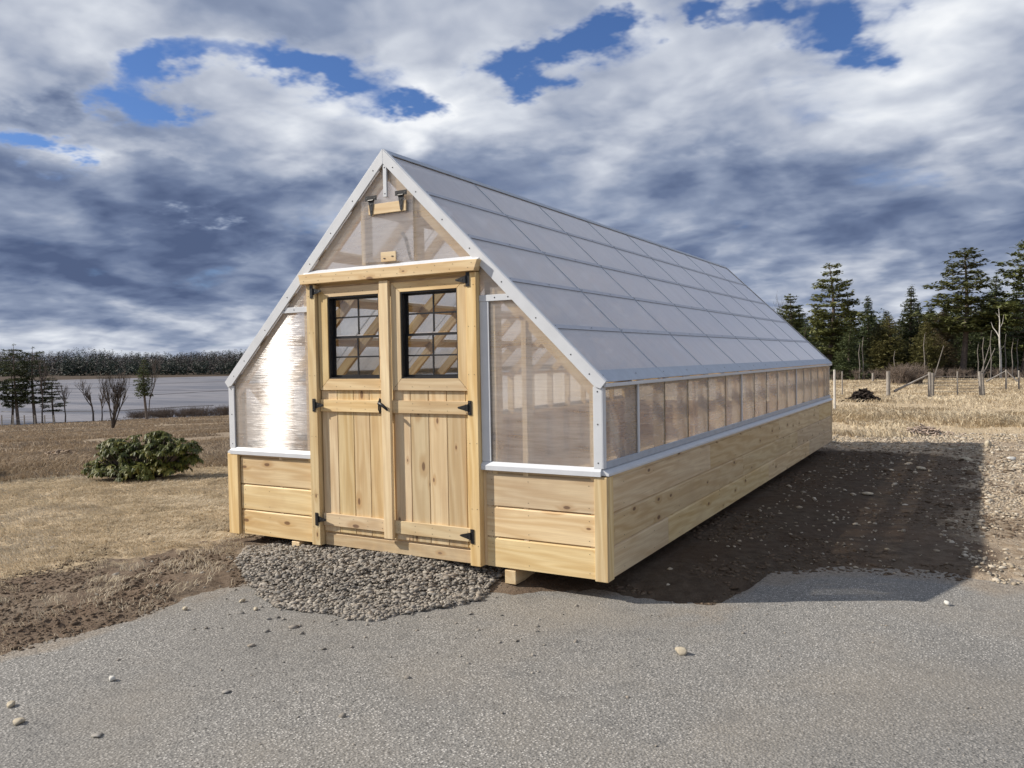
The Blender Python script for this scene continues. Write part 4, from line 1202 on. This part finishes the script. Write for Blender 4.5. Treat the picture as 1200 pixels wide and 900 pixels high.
def bare_tree(seed, h, spread=.4, up=.75, depth=4, r0=None, stems=1, nb=(3, 5)):
    r = np.random.default_rng(seed); paths = []
    def grow(p, d, L, rad, lev):
        n_ = 5; pts = [p]; dd_ = d.copy()
        for k in range(n_ - 1):
            dd_ = dd_ + r.normal(0, .10, 3) + np.array([0, 0, .05]); dd_ /= np.linalg.norm(dd_); pts.append(pts[-1] + dd_ * L / (n_ - 1))
        paths.append((pts, list(np.linspace(rad, rad * (.5 if lev < depth else .3), n_))))
        if lev >= depth: return
        for _ in range(r.integers(*nb) + (2 if lev == 0 else 0)):
            k = r.uniform(.3 if lev else .35, 1.0); q = k * (n_ - 1); i = int(min(q, n_ - 2)); pp = pts[i] + (pts[i + 1] - pts[i]) * (q - i)
            a = r.uniform(0, 6.28); nd = np.array([math.cos(a) * spread, math.sin(a) * spread, up]) * .8 + dd_ * .5 + r.normal(0, .12, 3); nd /= np.linalg.norm(nd)
            grow(pp, nd, L * r.uniform(.42, .68) * (1 if lev else 1 - .45 * (k - .35)), rad * (.75 - .5 * k) + .002, lev + 1)
    for s_ in range(stems):
        a = r.uniform(0, 6.28); lean_ = .0 if stems == 1 else .16
        grow(np.array([math.cos(a), math.sin(a), 0]) * (.0 if stems == 1 else .10), np.array([math.cos(a) * lean_, math.sin(a) * lean_, 1.0]), h * .62, (r0 or h * .014), 0)
    return tubes(paths, 4)

MESHES = {}
def tree(name, key, builder, pos, label, cat='tree', group=None, scale=1.0, rz=0.0, crown_mat=PINE, bark=BARK, crown_name='crown', lean=(0, 0)):
    if key not in MESHES:
        (tv, tf), (cv, cf) = builder()
        a = mk('trunk', tv, tf, bark, smooth=True); b = mk(crown_name, cv, cf, crown_mat) if cv is not None else None
        MESHES[key] = (a.data, b.data if b else None)
        bpy.data.objects.remove(a); 
        if b: bpy.data.objects.remove(b)
    e = empty(name, tuple(pos), label, cat, group, rz); e.scale = (scale,) * 3 if not isinstance(scale, tuple) else scale
    e.rotation_euler = (lean[0], lean[1], rz)
    for nm, d in (('trunk', MESHES[key][0]), (crown_name, MESHES[key][1])):
        if d is None: continue
        o = bpy.data.objects.new(nm, d); COL.objects.link(o); o.parent = e
    return e

# ------------------------------------------------------------------ trees on the right, behind the fence
def T(kind, px, depth, ytop, label, seed=1, mat_=PINE, bark=BARK, group=None, hor=None, rad=None, cat='pine tree', name=None, ybase=None, rz=0.0, lean=(0, 0)):
    hor = hor if hor is not None else 432 - px * .0167
    p = spot(px, depth)
    h = (CAM[2] - p[2]) + (hor - ytop) / FPX * depth
    bases = {'bank': 11.0, 'pine': 14.0, 'tallpine': 14.0, 'spruce': 11.0, 'cedar': 8.0, 'thin': 10.0, 'thick': 8.0}
    H0 = bases[kind]; R0 = {'bank': 3.0, 'pine': 3.2, 'tallpine': 3.6, 'spruce': 1.9, 'cedar': 1.6, 'thin': 1.3, 'thick': 2.2}[kind]
    sc = h / H0; rr = (rad / R0) if rad else sc
    return tree(name or {'pine': 'pine_tree', 'bank': 'pine_tree', 'tallpine': 'pine_tree', 'spruce': 'spruce_tree', 'cedar': 'cedar_tree', 'thin': 'fir_tree', 'thick': 'fir_tree'}[kind],
                (kind, seed), lambda: conifer(seed * 17 + len(kind), H0, R0, kind), p, label, cat, group, (rr, rr, sc), rz if rz else seed * 1.3 + px * .37, mat_, bark, lean=lean)
T('pine', 968, 80, 312, 'large pine with branches sweeping to the right, just behind the far roof corner', 3, rad=3.7, rz=.4)
T('tallpine', 1127, 74, 294, 'tall open-crowned pine with a long bare lower trunk above the wire gate', 5, rad=4.6, rz=1.0)
T('pine', 1199, 72, 284, 'tall pine cut by the right edge of the photo', 7, rad=4.2, rz=2.2)
T('pine', 926, 88, 346, 'smaller grey-green pine just left of the large pine', 4, rad=2.6)
T('spruce', 1017, 86, 348, 'pointed spruce between the large pine and the cedars', 1, SPRUCE, cat='spruce tree', rad=1.9)
T('spruce', 1066, 80, 337, 'dark pointed spruce standing clear of the others, mid wood', 2, SPRUCE, cat='spruce tree', rad=2.1)
T('spruce', 1168, 82, 322, 'spruce behind the white birch trunk', 3, SPRUCE, cat='spruce tree', rad=2.2)
T('cedar', 1044, 76, 371, 'olive cedar left of the dark pointed spruce', 1, CEDAR, cat='cedar tree', rad=2.1)
T('cedar', 1086, 74, 374, 'yellow-green cedar right of the dark pointed spruce', 2, CEDAR, cat='cedar tree', rad=1.7)
T('cedar', 1030, 77, 380, 'low olive cedar behind the left fence post', 3, CEDAR, cat='cedar tree', rad=1.8)
T('cedar', 1106, 76, 362, 'tan-tinged tree close behind the diagonal fence brace', 4, OLIVE, cat='tree', rad=1.7)
T('thick', 998, 72, 386, 'low black-green fir at the foot of the large pine', 1, SPRUCE, cat='fir tree', rad=2.2)
T('thick', 944, 76, 380, 'dark bushy fir under the smaller pine', 2, SPRUCE, cat='fir tree', rad=2.4)
T('thick', 1150, 80, 356, 'dark fir between the tall pine and the birch', 3, SPRUCE, cat='fir tree', rad=2.6)
T('thick', 1186, 84, 350, 'dark fir between the birch and the edge pine', 4, SPRUCE, cat='fir tree', rad=2.6)
GW = 'trees filling the wood behind the fence'
fill = [(905, 92, 372, 'thin'), (915, 84, 384, 'thick'), (936, 96, 362, 'spruce'), (956, 94, 370, 'thick'), (980, 92, 378, 'spruce'), (1006, 95, 372, 'thin'), (1024, 94, 366, 'thick'), (1038, 98, 362, 'spruce'),
        (1054, 90, 372, 'thick'), (1076, 94, 360, 'thick'), (1094, 92, 364, 'spruce'), (1112, 92, 352, 'thick'), (1124, 96, 345, 'spruce'), (1138, 90, 348, 'thick'), (1158, 94, 344, 'spruce'), (1176, 92, 342, 'thick'),
        (1192, 96, 336, 'spruce'), (1212, 86, 330, 'thick'), (1232, 84, 322, 'pine'), (1262, 82, 335, 'spruce'), (1290, 86, 318, 'pine'), (890, 100, 376, 'spruce')]
for i, (px, dp, yt, kd) in enumerate(fill):
    T(kd, px, dp, yt + (i * 37 % 9 - 4), 'dark evergreen crowded among others inside the wood behind the fence', 1 + i % 3, SPRUCE if i % 2 else PINE, group=GW, cat='evergreen tree', rad=2.3 + .2 * (i % 3))
SNAG = simple('snag_wood', (.20, .18, .16), .9, 0, .1, .3, 6)
# birch, snags and slanting poles
def pole(name, pts, rad, m, label, cat, group=None):
    pts = np.array(pts, float); b = pts[0].copy()
    V, F = tubes([(pts - b, list(np.linspace(rad, rad * .45, len(pts))))], 6)
    o = mk(name, V, F, m, loc=tuple(b), smooth=True); return tag(o, label, cat, group)
def bark_tree(px, depth, ytop, m, label, seed, h_extra=0, spread=.5, name='birch_tree', cat='birch tree', r0=.10, dep=3, nb=(3, 5), stems=1, rz=0, group=None, up=.75):
    p = spot(px, depth); h = (CAM[2] - p[2]) + (432 - px * .0167 - ytop) / FPX * depth
    key = ('b', seed)
    return tree(name, key, lambda: (bare_tree(seed, h * 1.02, spread, up, dep, r0, stems, nb), (None, None)), p, label, cat, group, 1.0, rz, bark=m)
p = spot(1173, 70); hb = 6.2
V, F = tubes([([[0, 0, -.1], [-.03, 0, hb * .3], [-.12, 0, hb * .55], [-.10, 0, hb * .8], [-.18, 0, hb]], [.10, .085, .065, .04, .015]),
              ([[-.12, 0, hb * .58], [-.35, .05, hb * .66], [-.60, .05, hb * .72], [-.75, 0, hb * .80]], [.05, .04, .03, .01]),
              ([[-.12, 0, hb * .70], [.12, .05, hb * .78], [.20, 0, hb * .9]], [.03, .02, .008]),
              ([[-.05, 0, hb * .40], [.25, .05, hb * .47]], [.02, .006]), ([[-.1, 0, hb * .85], [-.4, .1, hb * .93]], [.018, .006])], 7)
e = empty('birch_tree', tuple(p), 'white birch trunk with a forked top in front of the dark firs', 'birch tree'); mk('trunk', V, F, BIRCH, parent=e, smooth=True)
for i, (px, dp, yt, yb) in enumerate([(1007, 70, 404, 1), (1011, 70, 396, 1), (1083, 68, 392, 1), (1152, 68, 396, 1), (1161, 70, 388, 1), (1178, 70, 392, 1), (1186, 68, 402, 1), (1146, 72, 402, 1), (1048, 70, 412, 1), (1192, 70, 398, 1)]):
    p = spot(px, dp); h = (CAM[2] - p[2]) + (432 - px * .0167 - yt) / FPX * dp
    lb = ['left one of two bare grey trunks left of the pointed spruce', 'right one of two bare grey trunks left of the pointed spruce', 'tall bare trunk in front of the yellow-green cedar', 'bare grey trunk first to the left of the white birch', 'thin bare trunk close left of the white birch', 'bare trunk close right of the white birch',
          'shorter bare trunk second right of the white birch', 'short bare trunk under the leaning pale trunks', 'very short bare stem under the olive cedar', 'bare trunk nearest the right edge of the wood'][i]
    pole('snag', [p, p + [.05, 0, h * .4], p + [-.04, 0, h * .75], p + [.06, 0, h]], .055, SNAG, lb, 'dead tree', 'bare dead trunks along the wood edge')
for i, (a, b, dp, l) in enumerate([((1150, 432), (1166, 408), 68, 'pale fallen trunk leaning up to the right near the birch'), ((1094, 424), (1106, 405), 68, 'pale broken trunk leaning right behind the diagonal brace'), ((1148, 428), (1160, 404), 69, 'second, thinner leaning trunk beside the birch')]):
    P_ = [CAM + dp * (CF + CR * ((q[0] - 600) / FPX) - CU * ((q[1] - 450) / FPX)) for q in (a, b)]
    P_[0][2] = terrain(P_[0][:1], P_[0][1:2])[0]
    pole('leaning_trunk', [P_[0], (P_[0] + P_[1]) / 2, P_[1]], .06, SNAG, l, 'dead trunk')
bark_tree(903, 105, 352, TWIG, 'bare grey-brown hardwood showing above the far end of the roof', 63, r0=.10, dep=4, name='bare_tree', cat='bare tree')
bark_tree(913, 110, 350, TWIG, 'slighter bare hardwood right beside the one over the roof end', 64, r0=.10, dep=4, name='bare_tree', cat='bare tree')

# brush along the foot of the wood
def brush(name, pxs, deps, hs, n, m, seed):
    r = np.random.default_rng(seed); paths = []
    for _ in range(n):
        k = r.uniform(); px = pxs[0] + (pxs[1] - pxs[0]) * k; d = deps[0] + (deps[1] - deps[0]) * r.uniform()
        p = spot(px, d); h = hs * r.uniform(.4, 1.2)
        for j in range(5):
            a = r.uniform(0, 6.28); l = np.array([math.cos(a), math.sin(a), 0]) * h * r.uniform(.1, .6)
            paths.append(([p, p + l * .5 + [0, 0, h * .6], p + l + [0, 0, h]], [.02, .014, .006]))
            for q in range(3):
                a2 = r.uniform(0, 6.28); s0 = p + l * .5 + [0, 0, h * .55]
                paths.append(([s0, s0 + np.array([math.cos(a2) * .35 * h, math.sin(a2) * .35 * h, h * .3])], [.012, .005]))
    V, F = tubes(paths, 3); o = mk(name, V, F, m); o['kind'] = 'stuff'; return o
BR1 = simple('red_brown_brush', (.17, .135, .11), .9, 0, .1, .3, 3)
brush('brush_thicket', (975, 1240), (68, 80), .9, 330, BR1, 5)
brush('brush_thicket', (1040, 1082), (50, 54), 1.2, 70, BR1, 6)
brush('shore_brush', (150, 330), (104, 111), 1.5, 420, BR1, 7)
brush('shore_brush', (-160, 150), (104, 111), .8, 160, BR1, 8)
# deep wood that only shows as a dark mass
def wood_mass(name, specs, mats, seed, leaf=1.0, dens=26):
    r = np.random.default_rng(seed); VV = []; MI = []
    for (x_, y_, z_, h, rad, mi) in specs:
        n = dens; t = r.uniform(.04, 1, n) ** (.8 if mi == 0 else .55)
        rr = (rad * (1 - t) ** .75 if mi == 0 else rad * np.sin(np.pi * (.15 + .8 * t))) * r.uniform(.3, 1, n)
        a = r.uniform(0, 6.28, n)
        c = np.stack([x_ + rr * np.cos(a), y_ + rr * np.sin(a), z_ + h * t], -1)
        e1 = r.normal(size=(n, 3)) * leaf * (1.0 if mi == 0 else .8); e2 = r.normal(size=(n, 3)) * leaf * (1 if mi == 0 else .8); e1[:, 2] *= .55; e2[:, 2] *= .8
        sc_ = (1.15 - t * .75)[:, None]
        VV.append(np.stack([c, c + e1 * sc_, c + e2 * sc_], 1).reshape(-1, 3)); MI.append(np.full(n, mi))
    V = np.concatenate(VV); F = np.arange(len(V)).reshape(-1, 3)
    o = mk(name, V, F, mats=mats, midx=np.concatenate(MI)); o['kind'] = 'stuff'; return o
FARG = leaf_mat('far_evergreen', [(.012, .022, .018), (.024, .038, .028), (.036, .050, .036)], .1)
FARB = leaf_mat('far_hardwood', [(.045, .040, .038), (.062, .054, .050), (.080, .068, .060)], .1)
sp_ = []
for _ in range(260):
    px = rng.uniform(870, 1330); d = rng.uniform(98, 135); p = spot(px, d); sp_.append((p[0], p[1], p[2], rng.uniform(6.5, 9.0), rng.uniform(1.6, 2.6), 0))
wood_mass('deep_wood', sp_, [SPRUCE], 3, .55, 110)
sp_ = []
for i in range(3600):
    px = rng.uniform(-420, 560); d = 484 + rng.uniform(0, 1) ** 1.4 * 330; p = spot(px, d)
    mi = int(rng.uniform() < (.15 if d < 510 else .72)); hh = (.72 if d < 510 else 1.0) * (.74 + .55 * vnoise(np.array([px * .02]), np.array([d * .01]), 4)[0]); sp_.append((p[0], p[1], p[2] - .5, rng.uniform(10.5, 14) * hh, rng.uniform(3.2, 5.5), mi))
wood_mass('far_shore_wood', sp_, [FARG, FARB], 4, 1.0, 70)

# ------------------------------------------------------------------ trees on the near bank, left
T('bank', 12, 99, 424, 'low wind-flattened pine at the left edge, beside the twin pines', 2, SPRUCE, rad=2.4, hor=432)
T('bank', 20, 97, 405, 'taller of the two dark pines on the bank, tufted top above the far treeline', 1, SPRUCE, rad=2.9, hor=432)
T('bank', 40, 98, 409, 'second dark bank pine, thick crowned, right of the tallest one', 6, SPRUCE, rad=3.1, hor=432)
T('bank', 62, 100, 442, 'small leaning pine at the right end of the bank pine cluster', 7, SPRUCE, rad=2.2, hor=432)
T('bank', -30, 96, 414, 'dark bank pine just outside the left edge of the picture', 8, SPRUCE, rad=3.6, hor=432)
bark_tree(48, 97, 412, TWIG, 'bare hardwood mingled with the dark bank pines', 71, r0=.10, dep=4, name='bare_tree', cat='bare tree', spread=.35)
bark_tree(75, 98, 438, TWIG, 'slim bare tree right of the bank pines', 72, r0=.09, dep=4, name='bare_tree', cat='bare tree')
bark_tree(108, 99, 434, TWIG, 'wide-crowned bare tree on the bank behind the many-stemmed one', 73, r0=.12, dep=4, name='bare_tree', cat='bare tree', spread=.6)
bark_tree(118, 100, 446, TWIG, 'short bare tree hidden partly by the many-stemmed one', 74, r0=.09, dep=4, name='bare_tree', cat='bare tree')
bark_tree(129, 58, 438, DBARK, 'many-stemmed bare tree standing alone in the field above the bush', 75, r0=.055, dep=4, stems=6, spread=.28, up=1.0, name='bare_tree', cat='bare tree')
T('thin', 171, 97, 421, 'lone pale-trunked tree with sparse drooping branches on the bank', 3, OLIVE, BIRCH, rad=1.2, hor=430, cat='tree', name='larch_tree')
bark_tree(171.5, 97.4, 418, TWIG, 'thin bare tree growing against the lone pale-trunked one', 76, r0=.07, dep=4, name='bare_tree', cat='bare tree', spread=.3)

# ------------------------------------------------------------------ fences
def fence_post(px, d, ytop, rad, m, label, name='fence_post', lean=0.0, group=None, square=False):
    p = spot(px, d); h = CAM[2] - p[2] + (432 - px * .0167 - ytop) / FPX * d
    q = p + np.array([lean * CR[0], lean * CR[1], h])
    b = p - [0, 0, .1]
    V, F = tubes([([b - b, (q - b) * .5, q - b], [rad, rad * .97, rad * .92]), ([(q - b), (q - b) + np.array([0, 0, .004])], [rad * .92, .002])], 4 if square else 8)
    o = mk(name, V, F, m, loc=tuple(b)); return tag(o, label, 'post', group)
DF = 32.5
fence_post(978, 24, 434, .035, BIRCH, 'thin whitish stake just right of the far greenhouse corner')
fence_post(987, 34, 436, .03, DEADW, 'short grey stake behind the whitish one at the far greenhouse corner')
fence_post(1041, DF, 436, .085, DEADW, 'grey round post alone at the left end of the wire fence')
fence_post(1089.5, DF, 437, .075, DEADW, 'stout grey gatepost where the diagonal brace ends')
fence_post(1093, DF + .2, 438, .065, DEADW, 'slimmer post tied against the braced gatepost')
fence_post(1122, DF, 436, .03, DEADW, 'thin stick halfway along the wire gate')
fence_post(1149.5, DF, 436, .07, DEADW, 'right gatepost of the wire gate, the thicker of the pair', lean=-.05)
fence_post(1153, DF + .2, 438, .06, DEADW, 'right gatepost of the wire gate, the thinner of the pair', lean=-.08)
fence_post(1179, 40, 434, .05, DEADW, 'dark short post between two slanting braces at the right')
fence_post(1194, 40, 435, .045, DEADW, 'short post nearest the right edge of the photo')
fence_post(1023, 60, 438, .09, DEADW, 'pale stump post at the wood edge beyond the brush pile')
fence_post(1068, 62, 432, .10, DEADW, 'grey broken post in the thicket left of the yellow cedar')
def bar(a, b, d, rad, m, label, name='brace', cat='brace', d2=None):
    P_ = [CAM + dd_ * (CF + CR * ((q[0] - 600) / FPX) - CU * ((q[1] - 450) / FPX)) for q, dd_ in ((a, d), (b, d2 or d))]
    return pole(name, [P_[0], (P_[0] + P_[1]) / 2, P_[1]], rad, m, label, cat)
bar((1048, 458.5), (1089, 438.5), DF, .055, DEADW, 'long diagonal timber brace running up to the gatepost')
bar((1156, 447), (1179, 434.5), 40, .05, DEADW, 'slanting brace rising to the dark short post, left one')
bar((1192, 447), (1179, 434.5), 40, .05, BIRCH, 'pale slanting brace falling away to the right of the short post')
# wire gate: five strands and droppers
wp = []
for k in range(6):
    y_ = 440.5 + k * 3.6
    A_, B_ = [CAM + DF * (CF + CR * ((q[0] - 600) / FPX) - CU * ((q[1] - 450) / FPX)) for q in ((1093, y_ + .6), (1150, y_))]
    wp.append(([A_, (A_ + B_) / 2 - [0, 0, .02], B_], [.009] * 3))
b0 = wp[0][0][0].copy()
V, F = tubes([(np.array(p) - b0, r_) for p, r_ in wp], 4); o = mk('wire_gate', V, F, DEADW, loc=tuple(b0)); tag(o, 'gate of pale horizontal wires stretched between two grey posts', 'gate')
for i, px in enumerate([-22, 0.5, 14, 27, 39.5, 51, 62]):
    fence_post(px, 88 + i * .6, 487, .07, DEADW, 'thin post of the low wire fence along the left bank', group='posts of the left bank fence')
wp = []
for k in (.35, .7, 1.0):
    A_ = spot(-22, 88); B_ = spot(62, 91.6); wp.append(([A_ + [0, 0, k], (A_ + B_) / 2 + [0, 0, k], B_ + [0, 0, k]], [.012] * 3))
b0 = wp[0][0][0].copy(); V, F = tubes([(np.array(p) - b0, r_) for p, r_ in wp], 4); tag(mk('fence_wire', V, F, DEADW, loc=tuple(b0)), 'wires of the low fence along the left bank', 'wire')

# brush pile behind the greenhouse
def heap(px, d, wd, h, n, m, label, name, seed, cat, rad=.03):
    r = np.random.default_rng(seed); c = spot(px, d); paths = []
    for _ in range(n):
        a = r.uniform(0, 6.28); rr = wd * abs(r.normal(0, .42)); zz = max(.02, h * (1 - (rr / wd) ** 1.3) * r.uniform(.1, 1))
        p = np.array([rr * math.cos(a), rr * math.sin(a), zz]); L = r.uniform(.12, .4) * wd
        b = r.uniform(0, 6.28); dv = np.array([math.cos(b), math.sin(b), r.normal(0, .25)]) * L
        paths.append(([p - dv / 2, p + r.normal(0, .02, 3), p + dv / 2], [rad * r.uniform(.4, 1), rad * r.uniform(.5, 1.1), rad * .3]))
    V, F = tubes(paths, 4); e = empty(name, tuple(c), label, cat); o = mk('branches', V, F, m, parent=e); o['kind'] = 'stuff'; return e
CHAR = simple('rotted_dark_wood', (.035, .028, .024), .95, 0, .1, .4, 6)
heap(1012, 29, .62, .45, 420, CHAR, 'low heap of blackened branches in the yellow grass behind the greenhouse', 'brush_pile', 1, 'brush pile', .05)
heap(1082, 16.5, .55, .16, 170, simple('grey_sticks', (.34, .27, .22), .9, 0, .1, .4, 6), 'small heap of grey sticks and roots on the sunlit stony fill', 'stick_heap', 2, 'stick heap', .022)
bar((1112, 521.5), (1149, 522.5), 14.2, .018, simple('reddish_stick', (.30, .19, .13), .9), 'straight reddish stick lying along the far edge of the shadow', 'stick', 'stick', 14.3)
heap(66, 15.8, .55, .14, 120, simple('sod_roots', (.30, .22, .15), .95), 'torn clump of pale sod and roots where the lawn meets the field', 'sod_clump', 3, 'sod clump', .035)

# ------------------------------------------------------------------ rhododendron
RH = leaf_mat('rhododendron_leaf', [(.030, .042, .012), (.072, .085, .018), (.14, .14, .026), (.23, .19, .045)], .15, .52, .28, 3)
def rhodo():
    r = np.random.default_rng(12); V = []; F = []; stems = []
    lobes = [(-.66, .0, .14, .26, .20), (-.45, -.1, .12, .28, .20), (0.1, -.15, .10, .40, .20), (-.32, -.05, .34, .34, .30), (-.05, .1, .38, .40, .32), (.28, .0, .40, .38, .30), (.62, .0, .40, .30, .22), (.20, .12, .56, .22, .16), (.46, -.05, .14, .26, .20), (-.10, -.20, .16, .38, .20), (-.48, .1, .46, .22, .18), (.30, -.1, .2, .34, .2), (.70, .02, .26, .18, .12)]
    for w_ in range(900):
        lx, ly, lz, lr, lh = lobes[r.integers(len(lobes))]
        d = r.normal(size=3); d /= np.linalg.norm(d); d[2] = abs(d[2]) * .9 - .15
        rad = r.uniform(.55, 1.05) if r.uniform() < .8 else r.uniform(.2, .6)
        c = np.array([lx + d[0] * lr * rad, ly + d[1] * lr * rad * 1.05, max(.05, lz + d[2] * lh * rad)])
        stems.append(([np.array([lx * .25, ly * .3, 0.0]), np.array([c[0] * .65, c[1] * .65, c[2] * .45]), c], [.010, .007, .004]))
        nl = r.integers(7, 11); ax = d * .5 + np.array([0, 0, .7]); ax /= np.linalg.norm(ax)
        u = np.cross(ax, [.3, .9, .1]); u /= np.linalg.norm(u); v = np.cross(ax, u)
        droop = r.uniform(.4, 1.7)
        for k in range(nl):
            a = k * 6.283 / nl + r.normal(0, .2); L = r.uniform(.06, .105); wd = L * r.uniform(.15, .19)
            o_ = u * math.cos(a) + v * math.sin(a); dn = ax * .25 - np.array([0, 0, droop])
            e = o_ + dn * .8; e /= np.linalg.norm(e); s_ = np.cross(o_, ax); nrm = np.cross(e, s_)
            p0 = c; p1 = c + (o_ * .9 + dn * .2) * L * .45; p2 = c + e * L
            b = len(V)
            V += [p0, p1 + s_ * wd - nrm * wd * .35, p1, p1 - s_ * wd - nrm * wd * .35, (p1 + p2) / 2 + s_ * wd * .85, (p1 + p2) / 2 - s_ * wd * .85, p2]
            F += [(b, b + 1, b + 2), (b, b + 2, b + 3), (b + 1, b + 4, b + 2), (b + 3, b + 2, b + 5), (b + 4, b + 6, b + 2), (b + 5, b + 2, b + 6)]
    return tubes(stems, 4), (np.array(V), np.array(F))
pb = spot(164, 11.35)
e = tree('rhododendron_bush', ('rh', 1), rhodo, pb, 'dark leathery-leaved rhododendron bush standing alone on the dead lawn', 'bush', None, (.93, .93, 1.0), .52, RH, TWIG, 'foliage')
for c_ in e.children:
    if c_.name.startswith('foliage'): c_['kind'] = 'stuff'
    if c_.name.startswith('trunk'): c_.name = 'stems'
pb2 = spot(-62, 11.6)
e2 = tree('rhododendron_bush', ('rh', 1), rhodo, pb2, 'rhododendron bush left of the picture whose shadow falls on the lawn', 'bush', None, (.9, .9, .8), 2.4, RH, TWIG, 'foliage')
for c_ in e2.children:
    if c_.name.startswith('foliage'): c_['kind'] = 'stuff'
    if c_.name.startswith('trunk'): c_.name = 'stems'
